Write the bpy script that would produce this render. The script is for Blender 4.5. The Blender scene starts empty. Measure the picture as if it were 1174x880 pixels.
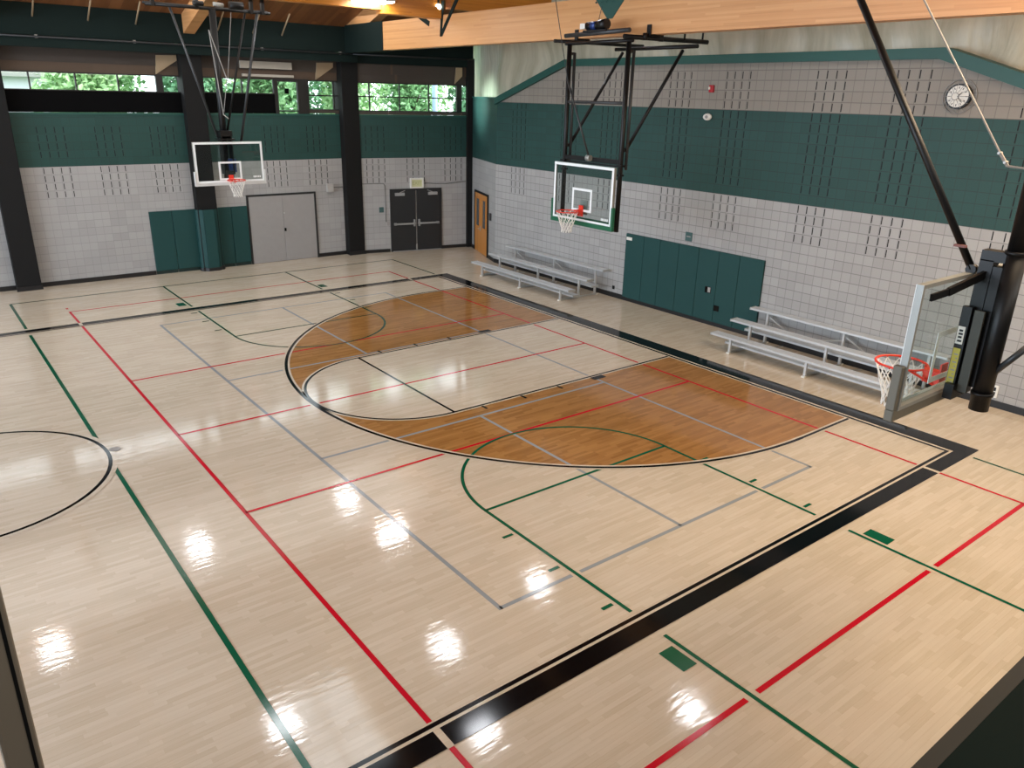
import bpy, bmesh, math, random
from mathutils import Matrix, Vector
random.seed(7)
C = bpy.context.scene.collection
PI = math.pi

# ------------------------------------------------------------------ helpers
def lin(c):
    return tuple((x/12.92 if x <= 0.04045 else ((x+0.055)/1.055)**2.4) for x in [v/255 for v in c]) + (1.0,)

def bx(bm, x0, x1, y0, y1, z0, z1):
    vs = [bm.verts.new((x, y, z)) for z in (z0, z1) for x, y in ((x0, y0), (x1, y0), (x1, y1), (x0, y1))]
    for f in ((0, 3, 2, 1), (4, 5, 6, 7), (0, 1, 5, 4), (1, 2, 6, 5), (2, 3, 7, 6), (3, 0, 4, 7)):
        bm.faces.new([vs[i] for i in f])

def tube(bm, p, q, r, n=10, r2=None):
    p, q = Vector(p), Vector(q); d = (q-p).normalized(); r2 = r if r2 is None else r2
    u = d.cross(Vector((0, 0, 1)))
    if u.length < 1e-4: u = Vector((1, 0, 0))
    u.normalize(); v = d.cross(u)
    a = [bm.verts.new(p+(u*math.cos(2*PI*i/n)+v*math.sin(2*PI*i/n))*r) for i in range(n)]
    b = [bm.verts.new(q+(u*math.cos(2*PI*i/n)+v*math.sin(2*PI*i/n))*r2) for i in range(n)]
    for i in range(n):
        f = bm.faces.new([a[i], a[(i+1) % n], b[(i+1) % n], b[i]]); f.smooth = n > 6
    bm.faces.new(a[::-1]); bm.faces.new(b)

def bar(bm, p, q, w, h, up=(0, 0, 1)):
    """square bar between two points"""
    p, q = Vector(p), Vector(q); d = (q-p).normalized(); u = d.cross(Vector(up))
    if u.length < 1e-4: u = d.cross(Vector((1, 0, 0)))
    u.normalize(); v = u.cross(d); vs = []
    for c in (p, q):
        for s, t in ((-1, -1), (1, -1), (1, 1), (-1, 1)):
            vs.append(bm.verts.new(c+u*s*w/2+v*t*h/2))
    for f in ((0, 3, 2, 1), (4, 5, 6, 7), (0, 1, 5, 4), (1, 2, 6, 5), (2, 3, 7, 6), (3, 0, 4, 7)):
        bm.faces.new([vs[i] for i in f])

def prism(bm, pts, t, axis):
    """polygon pts (3D) extruded by vector axis*t"""
    d = Vector(axis)*t
    a = [bm.verts.new(p) for p in pts]; b = [bm.verts.new(Vector(p)+d) for p in pts]
    bm.faces.new(a); bm.faces.new(b[::-1]); n = len(a)
    for i in range(n): bm.faces.new([a[i], b[i], b[(i+1) % n], a[(i+1) % n]])

def ring(bm, c, r, m, n=40, k=8, ax='z'):
    vs = []
    for i in range(n):
        t = 2*PI*i/n; row = []
        for j in range(k):
            s = 2*PI*j/k; R = r+m*math.cos(s); h = m*math.sin(s)
            p = {'z': (R*math.cos(t), R*math.sin(t), h), 'x': (h, R*math.cos(t), R*math.sin(t))}[ax]
            row.append(bm.verts.new((c[0]+p[0], c[1]+p[1], c[2]+p[2])))
        vs.append(row)
    for i in range(n):
        for j in range(k):
            f = bm.faces.new([vs[i][j], vs[(i+1) % n][j], vs[(i+1) % n][(j+1) % k], vs[i][(j+1) % k]]); f.smooth = True

def wpos(o):
    v = Vector((0, 0, 0))
    while o: v = v+o.location; o = o.parent
    return v

def obj(name, bm, mat, parent=None, M=None, bevel=0.0, loc=None):
    """link a bmesh (given in world coordinates, or local ones sent through M) as one mesh object"""
    if M is not None: bm.transform(M)
    off = wpos(parent) if parent else Vector(loc or (0, 0, 0))
    bm.transform(Matrix.Translation(-off))
    bmesh.ops.recalc_face_normals(bm, faces=bm.faces[:])
    me = bpy.data.meshes.new(name); bm.to_mesh(me); bm.free()
    me.materials.append(mat)
    o = bpy.data.objects.new(name, me); C.objects.link(o)
    if parent: o.parent = parent
    elif loc: o.location = loc
    if bevel:
        b = o.modifiers.new('edge', 'BEVEL'); b.width = bevel; b.segments = 2; b.limit_method = 'ANGLE'
    return o

def thing(name, label, cat, loc=(0, 0, 0), group=None):
    o = bpy.data.objects.new(name, None); C.objects.link(o); o.location = loc; o.empty_display_size = .2
    o['label'] = label; o['category'] = cat
    if group: o['group'] = group
    return o

def tag(o, label, cat, group=None):
    o['label'] = label; o['category'] = cat
    if group: o['group'] = group
    return o

def struct(o, label=None):
    o['kind'] = 'structure'
    if label: o['label'] = label
    return o

def dup(o, parent=None):
    c = o.copy(); C.objects.link(c)
    if parent: c.parent = parent
    for ch in list(o.children): dup(ch, c)
    return c

B = bmesh.new

# ------------------------------------------------------------------ materials
class N:
    def __init__(s, name):
        s.m = bpy.data.materials.new(name); s.m.use_nodes = True; s.t = s.m.node_tree; s.t.nodes.clear()
        s.out = s.t.nodes.new('ShaderNodeOutputMaterial')
    def node(s, typ, **kw):
        n = s.t.nodes.new(typ)
        for k, v in kw.items(): setattr(n, k, v)
        return n
    def link(s, a, b): s.t.links.new(a, b)
    def math(s, op, a, b=None, c=None):
        n = s.node('ShaderNodeMath', operation=op)
        for i, v in enumerate((a, b, c)):
            if v is None: continue
            if hasattr(v, 'type'): s.link(v, n.inputs[i])
            else: n.inputs[i].default_value = v
        return n.outputs[0]
    def mix(s, f, a, b, bt='MIX'):
        n = s.node('ShaderNodeMix', data_type='RGBA', blend_type=bt)
        for i, v in ((0, f), (6, a), (7, b)):
            if hasattr(v, 'type'): s.link(v, n.inputs[i])
            else: n.inputs[i].default_value = v
        return n.outputs[2]
    def xyz(s, x, y, z=0.0):
        n = s.node('ShaderNodeCombineXYZ')
        for i, v in enumerate((x, y, z)):
            if hasattr(v, 'type'): s.link(v, n.inputs[i])
            else: n.inputs[i].default_value = v
        return n.outputs[0]
    def sep(s, v):
        n = s.node('ShaderNodeSeparateXYZ'); s.link(v, n.inputs[0]); return n.outputs
    def noise(s, vec, scale, detail=3, rough=.5):
        n = s.node('ShaderNodeTexNoise'); n.inputs['Scale'].default_value = scale; n.inputs['Detail'].default_value = detail
        n.inputs['Roughness'].default_value = rough
        if vec is not None: s.link(vec, n.inputs['Vector'])
        return n.outputs[0]
    def white(s, vec):
        n = s.node('ShaderNodeTexWhiteNoise', noise_dimensions='3D'); s.link(vec, n.inputs[0]); return n.outputs[0]
    def ramp(s, f, stops):
        n = s.node('ShaderNodeValToRGB'); cr = n.color_ramp
        while len(cr.elements) < len(stops): cr.elements.new(.5)
        for e, (p, c) in zip(cr.elements, stops): e.position = p; e.color = c
        s.link(f, n.inputs[0]); return n.outputs[0]
    def pbr(s, col, rough=.5, metal=0., spec=.5, coat=0., bump=None, bstr=.1, bdist=.01, sheen=0.):
        p = s.node('ShaderNodeBsdfPrincipled')
        for k, v in (('Base Color', col), ('Roughness', rough), ('Metallic', metal), ('Specular IOR Level', spec), ('Coat Weight', coat)):
            if hasattr(v, 'type'): s.link(v, p.inputs[k])
            else: p.inputs[k].default_value = v
        if bump is not None:
            b = s.node('ShaderNodeBump'); b.inputs['Strength'].default_value = bstr; b.inputs['Distance'].default_value = bdist
            s.link(bump, b.inputs['Height']); s.link(b.outputs[0], p.inputs['Normal'])
        s.link(p.outputs[0], s.out.inputs[0]); s.p = p
        return s.m

def plain(name, c, rough=.5, metal=0., var=.06, spec=.5, scale=6.):
    n = N(name); tc = n.node('ShaderNodeTexCoord'); f = n.noise(tc.outputs['Object'], scale, 4)
    a = lin(c); lo = tuple(x*(1-var) for x in a[:3])+(1,); hi = tuple(min(1, x*(1+var)) for x in a[:3])+(1,)
    return n.pbr(n.mix(f, lo, hi), rough, metal, spec)

def boards(name, tones, w=.057, ln=.75, rough=.085, streak=.25, patch=.0, along='x', gloss_bump=.18, coat=0., world=True):
    n = N(name)
    if world:
        pos = n.node('ShaderNodeNewGeometry').outputs['Position']
    else: pos = n.node('ShaderNodeTexCoord').outputs['Object']
    X, Y, Z = n.sep(pos)
    if along == 'y': X, Y = Y, X
    row = n.math('FLOOR', n.math('DIVIDE', Y, w))
    r1 = n.white(n.xyz(row, 3.7, 1.1))
    xs = n.math('ADD', n.math('DIVIDE', X, ln), n.math('MULTIPLY', r1, 17.0))
    # uneven board lengths: wobble the length per row
    cell = n.math('FLOOR', n.math('MULTIPLY', xs, n.math('ADD', n.math('MULTIPLY', n.white(n.xyz(row, 9.2, 5.)), .8), .65)))
    v = n.white(n.xyz(cell, row, .5))
    g = n.noise(n.xyz(n.math('MULTIPLY', X, 2.2), n.math('MULTIPLY', Y, 45.), v), 1.0, 4, .6)
    big = n.noise(pos, .9, 3)
    f = n.math('ADD', n.math('MULTIPLY', v, 1-streak-patch), n.math('ADD', n.math('MULTIPLY', g, streak), n.math('MULTIPLY', big, patch)))
    col = n.ramp(f, tones)
    fy = n.math('FRACT', n.math('DIVIDE', Y, w))
    seam = n.math('LESS_THAN', fy, .03)
    col = n.mix(n.math('MULTIPLY', seam, .25), col, lin((120, 90, 60)))
    lowf = n.noise(n.xyz(n.math('MULTIPLY', X, 3.), n.math('MULTIPLY', Y, 13.)), 1.0, 2)
    bump = n.math('ADD', n.math('MULTIPLY', v, .25), lowf)
    m = n.pbr(col, rough, 0, .5, coat, bump, gloss_bump, .008)
    return m

def block_wall(name, mode):
    """square scored masonry, grey with a painted green band; object x runs along the wall"""
    n = N(name); tc = n.node('ShaderNodeTexCoord'); X, Y, Z = n.sep(tc.outputs['Object'])
    S = .2092
    zz = n.math('DIVIDE', n.math('SUBTRACT', Z, 3.19), S); xx = n.math('DIVIDE', X, S)
    jz = n.math('ABSOLUTE', n.math('SUBTRACT', n.math('FRACT', n.math('ADD', zz, 20.5)), .5))
    jx = n.math('ABSOLUTE', n.math('SUBTRACT', n.math('FRACT', n.math('ADD', xx, 100.5)), .5))
    mx = n.math('MAXIMUM', n.math('LESS_THAN', jz, .036), n.math('MULTIPLY', n.math('LESS_THAN', jx, .030), .8))
    v = n.white(n.xyz(n.math('FLOOR', n.math('MULTIPLY', n.math('ADD', xx, 40.), .5)), n.math('FLOOR', n.math('ADD', zz, 30.)), 2.))
    fine = n.noise(tc.outputs['Object'], 60., 3)
    grey = n.mix(v, lin((162, 161, 159)), lin((171, 170, 168)))
    green = n.mix(v, lin((20, 63, 58)), lin((24, 68, 63)))
    top = 5.07 if mode == 'band' else 99.
    up = lin((138, 131, 121))
    isg = n.math('MULTIPLY', n.math('GREATER_THAN', Z, 3.19), n.math('LESS_THAN', Z, top))
    base = n.mix(isg, grey, green)
    if mode == 'band': base = n.mix(n.math('GREATER_THAN', Z, top), base, n.mix(v, up, lin((145, 138, 128))))
    base = n.mix(n.math('MULTIPLY', fine, .18), base, lin((90, 90, 88)))
    col = n.mix(n.math('MULTIPLY', mx, n.math('ADD', .42 if mode == 'band' else .2, n.math('MULTIPLY', isg, .1))), base, lin((38, 40, 42)))
    inv = n.math('SUBTRACT', 1.0, mx)
    return n.pbr(col, .55, 0, .35, 0, n.math('ADD', inv, n.math('MULTIPLY', fine, .25)), .25, .008)

def glass(name, tint=(.93, .96, .95), amount=.94, rough=.02):
    n = N(name); t = n.node('ShaderNodeBsdfTransparent'); t.inputs[0].default_value = (*tint, 1)
    g = n.node('ShaderNodeBsdfGlossy'); g.inputs['Roughness'].default_value = rough
    lw = n.node('ShaderNodeLayerWeight'); lw.inputs[0].default_value = .28
    ms = n.node('ShaderNodeMixShader')
    n.link(n.math('ADD', .025, n.math('MULTIPLY', n.math('POWER', lw.outputs['Facing'], 4.), .45)), ms.inputs[0]); n.link(t.outputs[0], ms.inputs[1]); n.link(g.outputs[0], ms.inputs[2])
    n.link(ms.outputs[0], n.out.inputs[0]); return n.m

def emit(name, c, s):
    n = N(name); e = n.node('ShaderNodeEmission'); e.inputs[0].default_value = lin(c); e.inputs[1].default_value = s
    n.link(e.outputs[0], n.out.inputs[0]); return n.m

def glulam(name, tones, along='y', depth=.038, rough=.4):
    n = N(name); pos = n.node('ShaderNodeNewGeometry').outputs['Position']; X, Y, Z = n.sep(pos)
    L = X if along == 'x' else Y; T = Y if along == 'x' else X
    lam = n.math('FLOOR', n.math('DIVIDE', Z, depth))
    v = n.white(n.xyz(n.math('FLOOR', n.math('ADD', n.math('MULTIPLY', L, .35), n.math('MULTIPLY', lam, .37))), lam, 1.))
    g = n.noise(n.xyz(n.math('MULTIPLY', L, 1.2), n.math('MULTIPLY', T, 30.), n.math('MULTIPLY', Z, 60.)), 1., 4, .6)
    f = n.math('ADD', n.math('MULTIPLY', v, .45), n.math('MULTIPLY', g, .55))
    return n.pbr(n.ramp(f, tones), rough, 0, .4)

MAPLE_T = [(0., lin((166, 150, 128))), (.3, lin((190, 176, 155))), (.6, lin((201, 188, 169))), (1., lin((212, 202, 185)))]
STAIN_T = [(0., lin((98, 62, 28))), (.3, lin((140, 97, 50))), (.65, lin((162, 116, 64))), (1., lin((184, 140, 86)))]
M_maple = boards('maple_boards', MAPLE_T, streak=.42, patch=.26, ln=.5)
M_stain = boards('stained_boards', STAIN_T, streak=.46, patch=.2, ln=.5)
M_wall_plain = block_wall('block_grey_green', 'plain')
M_wall_band = block_wall('block_grey_band', 'band')
M_slot = plain('slot_dark', (16, 16, 19), .8)
M_base = plain('base_black', (18, 18, 20), .5)
M_black = plain('line_black', (7, 7, 9), .1, spec=.25)
M_red = plain('line_red', (184, 12, 34), .12, spec=.3)
M_green_l = plain('line_green', (8, 84, 58), .12, spec=.3)
M_grey_l = plain('line_grey', (140, 146, 150), .12, spec=.3)
M_white_l = plain('line_white', (232, 226, 212), .16)
M_col = plain('column_bronze', (25, 25, 25), .7, spec=.2)
M_steelgreen = plain('steel_dark_green', (14, 29, 27), .8, spec=.2)
M_trimgreen = plain('trim_green', (26, 76, 68), .5)
M_pad = plain('pad_green', (28, 67, 66), .6, spec=.3, scale=1.5, var=.05)
M_padseam = plain('pad_edge', (20, 46, 44), .5)
M_beam = glulam('glulam_light', [(0., lin((178, 124, 78))), (.35, lin((206, 150, 97))), (.7, lin((215, 161, 109))), (1., lin((224, 173, 121)))])
M_purlin = glulam('glulam_orange', [(0., lin((176, 104, 28))), (.5, lin((206, 132, 44))), (1., lin((220, 150, 62)))], 'x')
M_deck = boards('roof_deck', [(0., lin((104, 66, 38))), (.5, lin((126, 83, 50))), (1., lin((146, 99, 62)))], w=.14, ln=3., rough=.5, along='y', gloss_bump=.0)
M_clad = boards('dark_cladding', [(0., lin((54, 47, 42))), (1., lin((66, 58, 52)))], w=.5, ln=6., rough=.6, gloss_bump=.0)
M_soffit = plain('pale_soffit', (176, 170, 158), .6)
M_blackpanel = plain('black_panel', (3, 3, 4), .8, spec=.1)
M_winframe = plain('window_frame', (28, 27, 27), .5)
M_kneewood = plain('knee_wood', (158, 138, 110), .6)
M_glasswin = glass('window_glass', (.97, .99, .98))
M_boardglass = glass('board_glass', (.86, .90, .89))
M_whitepaint = plain('white_paint', (236, 240, 240), .35)
M_alum = plain('aluminium', (200, 202, 202), .42, .45, .03)
M_alum_dull = plain('aluminium_dull', (176, 176, 173), .5, .35, .04)
M_frame_grey = plain('frame_grey', (150, 152, 148), .4, .3)
M_padwhite = plain('pad_grey_white', (205, 206, 204), .45)
M_padkhaki = plain('pad_khaki', (104, 100, 88), .5)
M_padgreen = plain('pad_board_green', (14, 92, 62), .4)
M_tube = plain('black_steel', (8, 8, 9), .42, .0, spec=.35)
M_tube2 = plain('dark_steel', (58, 60, 62), .4, .4)
M_orange = plain('rim_orange', (224, 58, 38), .35)
M_net = plain('net_cord', (232, 230, 224), .8)
M_cable = plain('cable_grey', (150, 148, 144), .45, .5)
M_doorblack = plain('door_black', (34, 36, 38), .35)
M_doorgrey = plain('door_grey', (152, 150, 148), .45)
M_dooroak = boards('door_oak', [(0., lin((172, 106, 40))), (1., lin((206, 140, 66)))], w=3., ln=9., rough=.4, streak=.8, along='z' if False else 'x', gloss_bump=0., world=False)
M_darkglass = plain('dark_glass', (60, 66, 66), .1)
M_silver = plain('silver', (188, 190, 190), .3, .7)
M_white = plain('white_plastic', (224, 222, 214), .45)
M_exitface = plain('exit_face', (206, 206, 160), .4)
M_exitlet = plain('exit_letters', (172, 176, 122), .5)
M_boxgrey = plain('box_grey', (146, 144, 140), .5)
M_conduit = plain('conduit_grey', (98, 97, 95), .5)
M_signgreen = plain('sign_green', (62, 92, 92), .4)
M_redbox = plain('alarm_red', (170, 24, 36), .4)
M_yellow = plain('caution_yellow', (188, 178, 74), .5)
M_motor = plain('motor_blue', (38, 62, 120), .35, .3)
M_light = emit('lamp_white', (248, 250, 255), 40.)
M_fixture = plain('fixture_white', (214, 214, 210), .4)
M_leaf = [plain('leaf_a', (128, 172, 120), .6, var=.4, scale=.6), plain('leaf_b', (158, 196, 140), .6, var=.4, scale=.6), plain('leaf_c', (110, 160, 120), .6, var=.4, scale=.6)]
M_bark = plain('bark', (104, 92, 78), .8)
M_ground = plain('ground_green', (96, 120, 70), .9)
M_bldg = plain('pale_siding', (214, 220, 226), .7)
M_polepale = plain('pale_pole', (150, 176, 200), .6)
M_postwood = plain('post_grey', (112, 104, 92), .45, .3, .25, scale=3.)
M_capgreen = plain('cap_green', (2, 24, 19), .8, spec=.15)
M_capgrey = plain('cap_grey', (44, 44, 37), .7)
M_plasterw = plain('painted_wall', (160, 156, 150), .7)

def fabric():
    n = N('beige_fabric'); tc = n.node('ShaderNodeTexCoord'); X, Y, Z = n.sep(tc.outputs['Object'])
    f = n.noise(n.xyz(n.math('MULTIPLY', n.math('ADD', X, Y), 2.2), 0., n.math('MULTIPLY', Z, .35)), 1.6, 4, .6)
    col = n.ramp(f, [(.25, lin((160, 153, 130))), (.5, lin((184, 178, 156))), (.75, lin((204, 198, 176)))])
    w = n.noise(tc.outputs['Object'], 1.1, 3)
    return n.pbr(col, .32, 0, .4, 0, n.math('ADD', n.math('MULTIPLY', f, 1.), w), .5, .06)
M_fabric = fabric()

# ------------------------------------------------------------------ camera
cam = bpy.data.cameras.new('camera'); co = bpy.data.objects.new('camera', cam); C.objects.link(co)
yaw, pit, rol = .6684, .3556, .0243
fwd = Vector((math.sin(yaw)*math.cos(pit), math.cos(yaw)*math.cos(pit), -math.sin(pit)))
rt = Vector((math.cos(yaw), -math.sin(yaw), 0)); up = rt.cross(fwd)
r_ = rt*math.cos(rol)+up*math.sin(rol); u_ = -rt*math.sin(rol)+up*math.cos(rol)
Mc = Matrix((r_, u_, -fwd)).transposed().to_4x4(); Mc.translation = Vector((-12.7618, -4.6088, 5.2509))
co.matrix_world = Mc
cam.sensor_fit = 'HORIZONTAL'; cam.sensor_width = 36; cam.lens = 36*887.56/1174; cam.clip_start = .05; cam.clip_end = 300
bpy.context.scene.camera = co

# ------------------------------------------------------------------ floor and court markings
b = B(); bx(b, -29, 4.6, -9, 20.3, -.2, 0)
floor = struct(obj('floor', b, M_maple), 'glossy maple strip gym floor with painted court lines')
LV = .0007
def poly(bm, pts, lv): bm.faces.new([bm.verts.new((x, y, LV*lv)) for x, y in pts])
def line(bm, p, q, w, lv):
    p, q = Vector((*p, 0)), Vector((*q, 0)); d = (q-p).normalized(); n = Vector((-d.y, d.x, 0))*w/2
    poly(bm, [(v.x, v.y) for v in (p-n, q-n, q+n, p+n)], lv)
def arc(bm, c, r, a0, a1, w, lv, n=72):
    for i in range(n):
        s, t = a0+(a1-a0)*i/n, a0+(a1-a0)*(i+1)/n
        poly(bm, [(c[0]+R*math.cos(a), c[1]+R*math.sin(a)) for R, a in ((r-w/2, s), (r+w/2, s), (r+w/2, t), (r-w/2, t))], lv)
def mark(name, bm, m, label=None):
    o = struct(obj(name, bm, m, floor), label); return o

YC = 7.70; AR = 6.006; AX = -1.58; LN, LF = 5.93, 9.565; KY = (LN+LF)/2; KR = (LF-LN)/2; FX = -5.72; BX = -.12
# stained three-point field, with the natural-wood lane left out of it
b = B()
outer = [(BX, YC-AR), (AX, YC-AR)]+[(AX+AR*math.cos(a), YC+AR*math.sin(a)) for a in [-PI/2-PI*i/80 for i in range(81)]]+[(BX, YC+AR)]
poly(b, outer, 1); mark('stained_three_point_area', b, M_stain, 'brown stained wood three point area')
b = B()
poly(b, [(BX, LN), (FX, LN)]+[(FX+KR*math.cos(a), KY+KR*math.sin(a)) for a in [-PI/2-PI*i/60 for i in range(61)]]+[(BX, LF)], 2)
mark('natural_lane', b, M_maple, 'natural maple free throw lane')
# grey pickleball lines
b = B(); gx = (-8.425, -5.439, -2.432); gy = (14.306, 9.709, 5.54, .996); w = .055
for x in (gx[0], gx[2]): line(b, (x, gy[3]-w/2), (x, gy[0]+w/2), w, 3)
for y in gy: line(b, (gx[0], y), (gx[2], y), w, 3)
line(b, (gx[1], gy[0]), (gx[1], gy[1]), w, 3); line(b, (gx[1], gy[2]), (gx[1], gy[3]), w, 3)
mark('grey_pickleball_lines', b, M_grey_l, 'grey pickleball lines')
# the lane hides the grey cross lines where it is left natural
b = B()
for y0, y1 in ((LN+.06, LF-.06),):
    for x in (gx[2],): pass
poly(b, [(gx[0]+.03, gy[1]+.05), (gx[0]+.03, gy[1]+.05001), (gx[0]+.03001, gy[1]+.05)], 3)
b.free()
# red volleyball lines
b = B(); rx = (-9.924, -.981); ry = (16.703, 10.702, 7.659, 4.612, -1.468); w = .055
line(b, (rx[0], ry[4]-w/2), (rx[0], ry[0]+w/2), w, 4); line(b, (rx[1], ry[4]-w/2), (rx[1], ry[0]+w/2), w, 4)
for y in ry: line(b, (rx[0], y), (rx[1], y), w if y != ry[4] else .06, 4)
line(b, (rx[0], ry[0]+.3), (rx[0], ry[0]+.42), w, 4)
mark('red_volleyball_lines', b, M_red, 'red volleyball lines')
# light gaps where red meets green
halo = B()
for kx in (-7.307, -3.723): line(halo, (kx, ry[4]-.1), (kx, ry[4]+.1), .17, 5)
line(halo, (-11.002, 15.0), (-11.002, 15.75), .10, 5)
for kx in (-7.307, -3.723): line(halo, (kx, -.4), (kx, .12), .10, 5); line(halo, (kx, 15.05), (kx, 15.68), .10, 5)
for kx in (-7.307, -3.723):
    line(halo, (kx, gy[3]-.09), (kx, gy[3]+.09), .13, 5)
# green cross-court lines
b = B(); w = .05; GX0, GX1 = -11.002, .03; KL, KRt = -7.307, -3.723; GYF = 18.272; GYN = -2.98; GC = (KL+KRt)/2; GR = (KRt-KL)/2
line(b, (GX0, GYN), (GX0, 15.02), .06, 6); line(b, (GX0, 15.62), (GX0, GYF), .06, 6)
line(b, (GX1, GYN), (GX1, -.36), w, 6); line(b, (GX1, 15.62), (GX1, GYF), w, 6)
line(b, (GX0, GYF), (GX1, GYF), w, 6); line(b, (GX0, GYN), (GX1, GYN), w, 6)
for kx in (KL, KRt):
    line(b, (kx, 2.81), (kx, .1), w, 6); line(b, (kx, -.38), (kx, GYN), w, 6)
    line(b, (kx, 12.48), (kx, 15.12), w, 6); line(b, (kx, 15.62), (kx, GYF), w, 6)
line(b, (KL, 2.81), (KRt, 2.81), w, 6); line(b, (KL, 12.48), (KRt, 12.48), w, 6)
arc(b, (GC, 2.81), GR, 0, PI, w, 6); arc(b, (GC, 12.48), GR, PI, 2*PI, w, 6)
for sgn, y0, kd in ((1, GYN, 1), (-1, GYF, -1)):
    for kx, sd in ((KL, -1), (KRt, 1)):
        poly(b, [(kx+sd*.07, y0+sgn*2.11), (kx+sd*.27, y0+sgn*2.11), (kx+sd*.27, y0+sgn*2.44), (kx+sd*.07, y0+sgn*2.44)], 6)
        for d in (3.3, 4.2, 5.1): line(b, (kx+sd*.07, y0+sgn*d), (kx+sd*.23, y0+sgn*d), .05, 6)
mark('green_cross_court_lines', b, M_green_l, 'green cross court basketball lines')
# black main-court lines with their light margins
b = B(); w = .05; hw = .13
def hline(p, q): line(halo, p, q, hw, 7); line(b, p, q, w, 8)
hline((BX, LN), (FX, LN)); hline((BX, LF), (FX, LF)); line(b, (FX, LN), (FX, LF), w, 8)
line(halo, (FX, KY-.06), (FX, KY+.06), hw, 7)
arc(halo, (FX, KY), KR, PI/2, 3*PI/2, hw, 7); arc(b, (FX, KY), KR, PI/2, 3*PI/2, w, 8)
arc(halo, (AX, YC), AR, PI/2, 3*PI/2, hw+.01, 7, 120); arc(b, (AX, YC), AR, PI/2, 3*PI/2, w+.01, 8, 120)
hline((BX, YC-AR), (AX, YC-AR)); hline((BX, YC+AR), (AX, YC+AR))
arc(halo, (-12.8, YC-.1), 1.83, -PI, PI, .2, 7); arc(b, (-12.8, YC-.1), 1.83, -PI, PI, .055, 8)
for y, s in ((LN, -1), (LF, 1)):
    poly(b, [(-2.18, y+s*.05), (-2.5, y+s*.05), (-2.5, y+s*.2), (-2.18, y+s*.2)], 8)
    for x in (-3.35, -4.25, -5.15): line(b, (x, y+s*.04), (x, y+s*.2), .05, 8)
# border: cream margin, thin inner line, wide outer band
def rect(bm, x0, x1, y0, y1, lv): poly(bm, [(x0, y0), (x1, y0), (x1, y1), (x0, y1)], lv)
NEG = -25.6
rect(halo, NEG, -.14, -.07, .05, 7.2); rect(halo, -.14, .03, -.07, 15.3, 7.2); rect(halo, NEG, -.14, 15.17, 15.3, 7.2)
rect(b, NEG, -.10, -.02, .03, 8); rect(b, -.10, -.035, -.02, 15.255, 8); rect(b, NEG, -.10, 15.2, 15.255, 8)
rect(b, NEG, .015, -.29, -.055, 8); rect(b, .015, .41, -.29, 15.5, 8); rect(b, NEG, .015, 15.285, 15.5, 8)
line(b, (-12.8, 0), (-12.8, 15.2), .05, 6.5)
mark('black_basketball_lines', b, M_black, 'black main court lines and wide border')
mark('natural_line_margins', halo, M_maple, 'natural wood gaps beside the lines')
b = B()
for x in rx: rect(b, x-.035, x+.035, -.30, -.05, 9); rect(b, x-.035, x+.035, 15.28, 15.51, 9)
rect(b, -.04, .02, 5.90, 5.96, 7); mark('border_gaps', b, M_maple, 'cream gaps where red lines cross the black border')
b = B()
for i in range(24):
    pass
tube(b, (-10.86, 7.66, 0), (-10.86, 7.66, .007), .085, 24)
obj('floor_sleeve_cover', b, M_boxgrey, floor)

# ------------------------------------------------------------------ walls
def frame_M(o, xd, z=0.):
    x = Vector((*xd, 0)).normalized(); y = Vector((0, 0, 1)).cross(x)
    m = Matrix((x, y, Vector((0, 0, 1)))).transposed().to_4x4(); m.translation = Vector((*o, z)); return m
def wall(name, M, mat, build, label, slot=None):
    b = B(); build(b); n0 = len(b.faces)
    if slot: slot(b)
    bmesh.ops.recalc_face_normals(b, faces=b.faces[:]); b.faces.ensure_lookup_table()
    for f in b.faces[n0:]: f.material_index = 1
    me = bpy.data.meshes.new(name); b.to_mesh(me); b.free(); me.materials.append(mat); me.materials.append(M_slot)
    o = bpy.data.objects.new(name, me); C.objects.link(o); o.matrix_world = M
    return struct(o, label)
def wpart(name, M, bm, mat, parent, bevel=0.):
    """a part of an object whose own matrix is M, given in that local frame"""
    bmesh.ops.recalc_face_normals(bm, faces=bm.faces[:])
    me = bpy.data.meshes.new(name); bm.to_mesh(me); bm.free(); me.materials.append(mat)
    o = bpy.data.objects.new(name, me); C.objects.link(o); o.parent = parent
    if bevel:
        k = o.modifiers.new('edge', 'BEVEL'); k.width = bevel; k.segments = 2
    return o

YB = 19.95
A3 = (-.29, 19.72); C3 = (3.755, 18.94); K4 = (2.72, 16.1)
MB_ = frame_M((-.12, YB), (1, 0)); M3 = frame_M(A3, (C3[0]-A3[0], C3[1]-A3[1])); M4 = frame_M(K4, (C3[0]-K4[0], C3[1]-K4[1]))
MR = frame_M((2.72, 1.12-.2092*40), (0, 1))   # local x = Y, local y = -X (into the room)
SILL = 4.56
# slots in the acoustic block
SW, SH = .019, .155
def slots(b, xs, zs, y, zmax=None):
    for x in xs:
        for z in zs:
            if zmax and z+.19 > zmax(x): continue
            bx(b, x-SW/2, x+SW/2, min(y, 0), max(y, 0), z+.03, z+.03+SH)
low4 = [3.19-.2092*k for k in (1, 2, 3, 4)]; g4 = [3.19+.2092*k for k in (1, 2, 3, 4)]; up12 = [3.19+.2092*k for k in range(1, 13)]
def sl_b(b):
    for s in (-9.5, -8.11, -6.69, -12.5, -14.0, -3.37, -1.98): slots(b, [s+.2092*k+.12 for k in range(4)], low4+g4, -.004)
def sl_c(b):
    for s in (.25, 1.68, 3.08): slots(b, [s+.209*k for k in range(4)], low4+g4, -.004)
def sl_r(b):
    for s in (9.03, 7.36, 5.08, 3.4, 1.12, 11.34, 12.98, 15.27, -.6):
        slots(b, [s-.2092*k-oy for k in range(4)], low4+up12, .004, lambda x: 5.95-max(0, (x+oy-12.7))*.37-max(0, 2.7-(x+oy))*.33)
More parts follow.
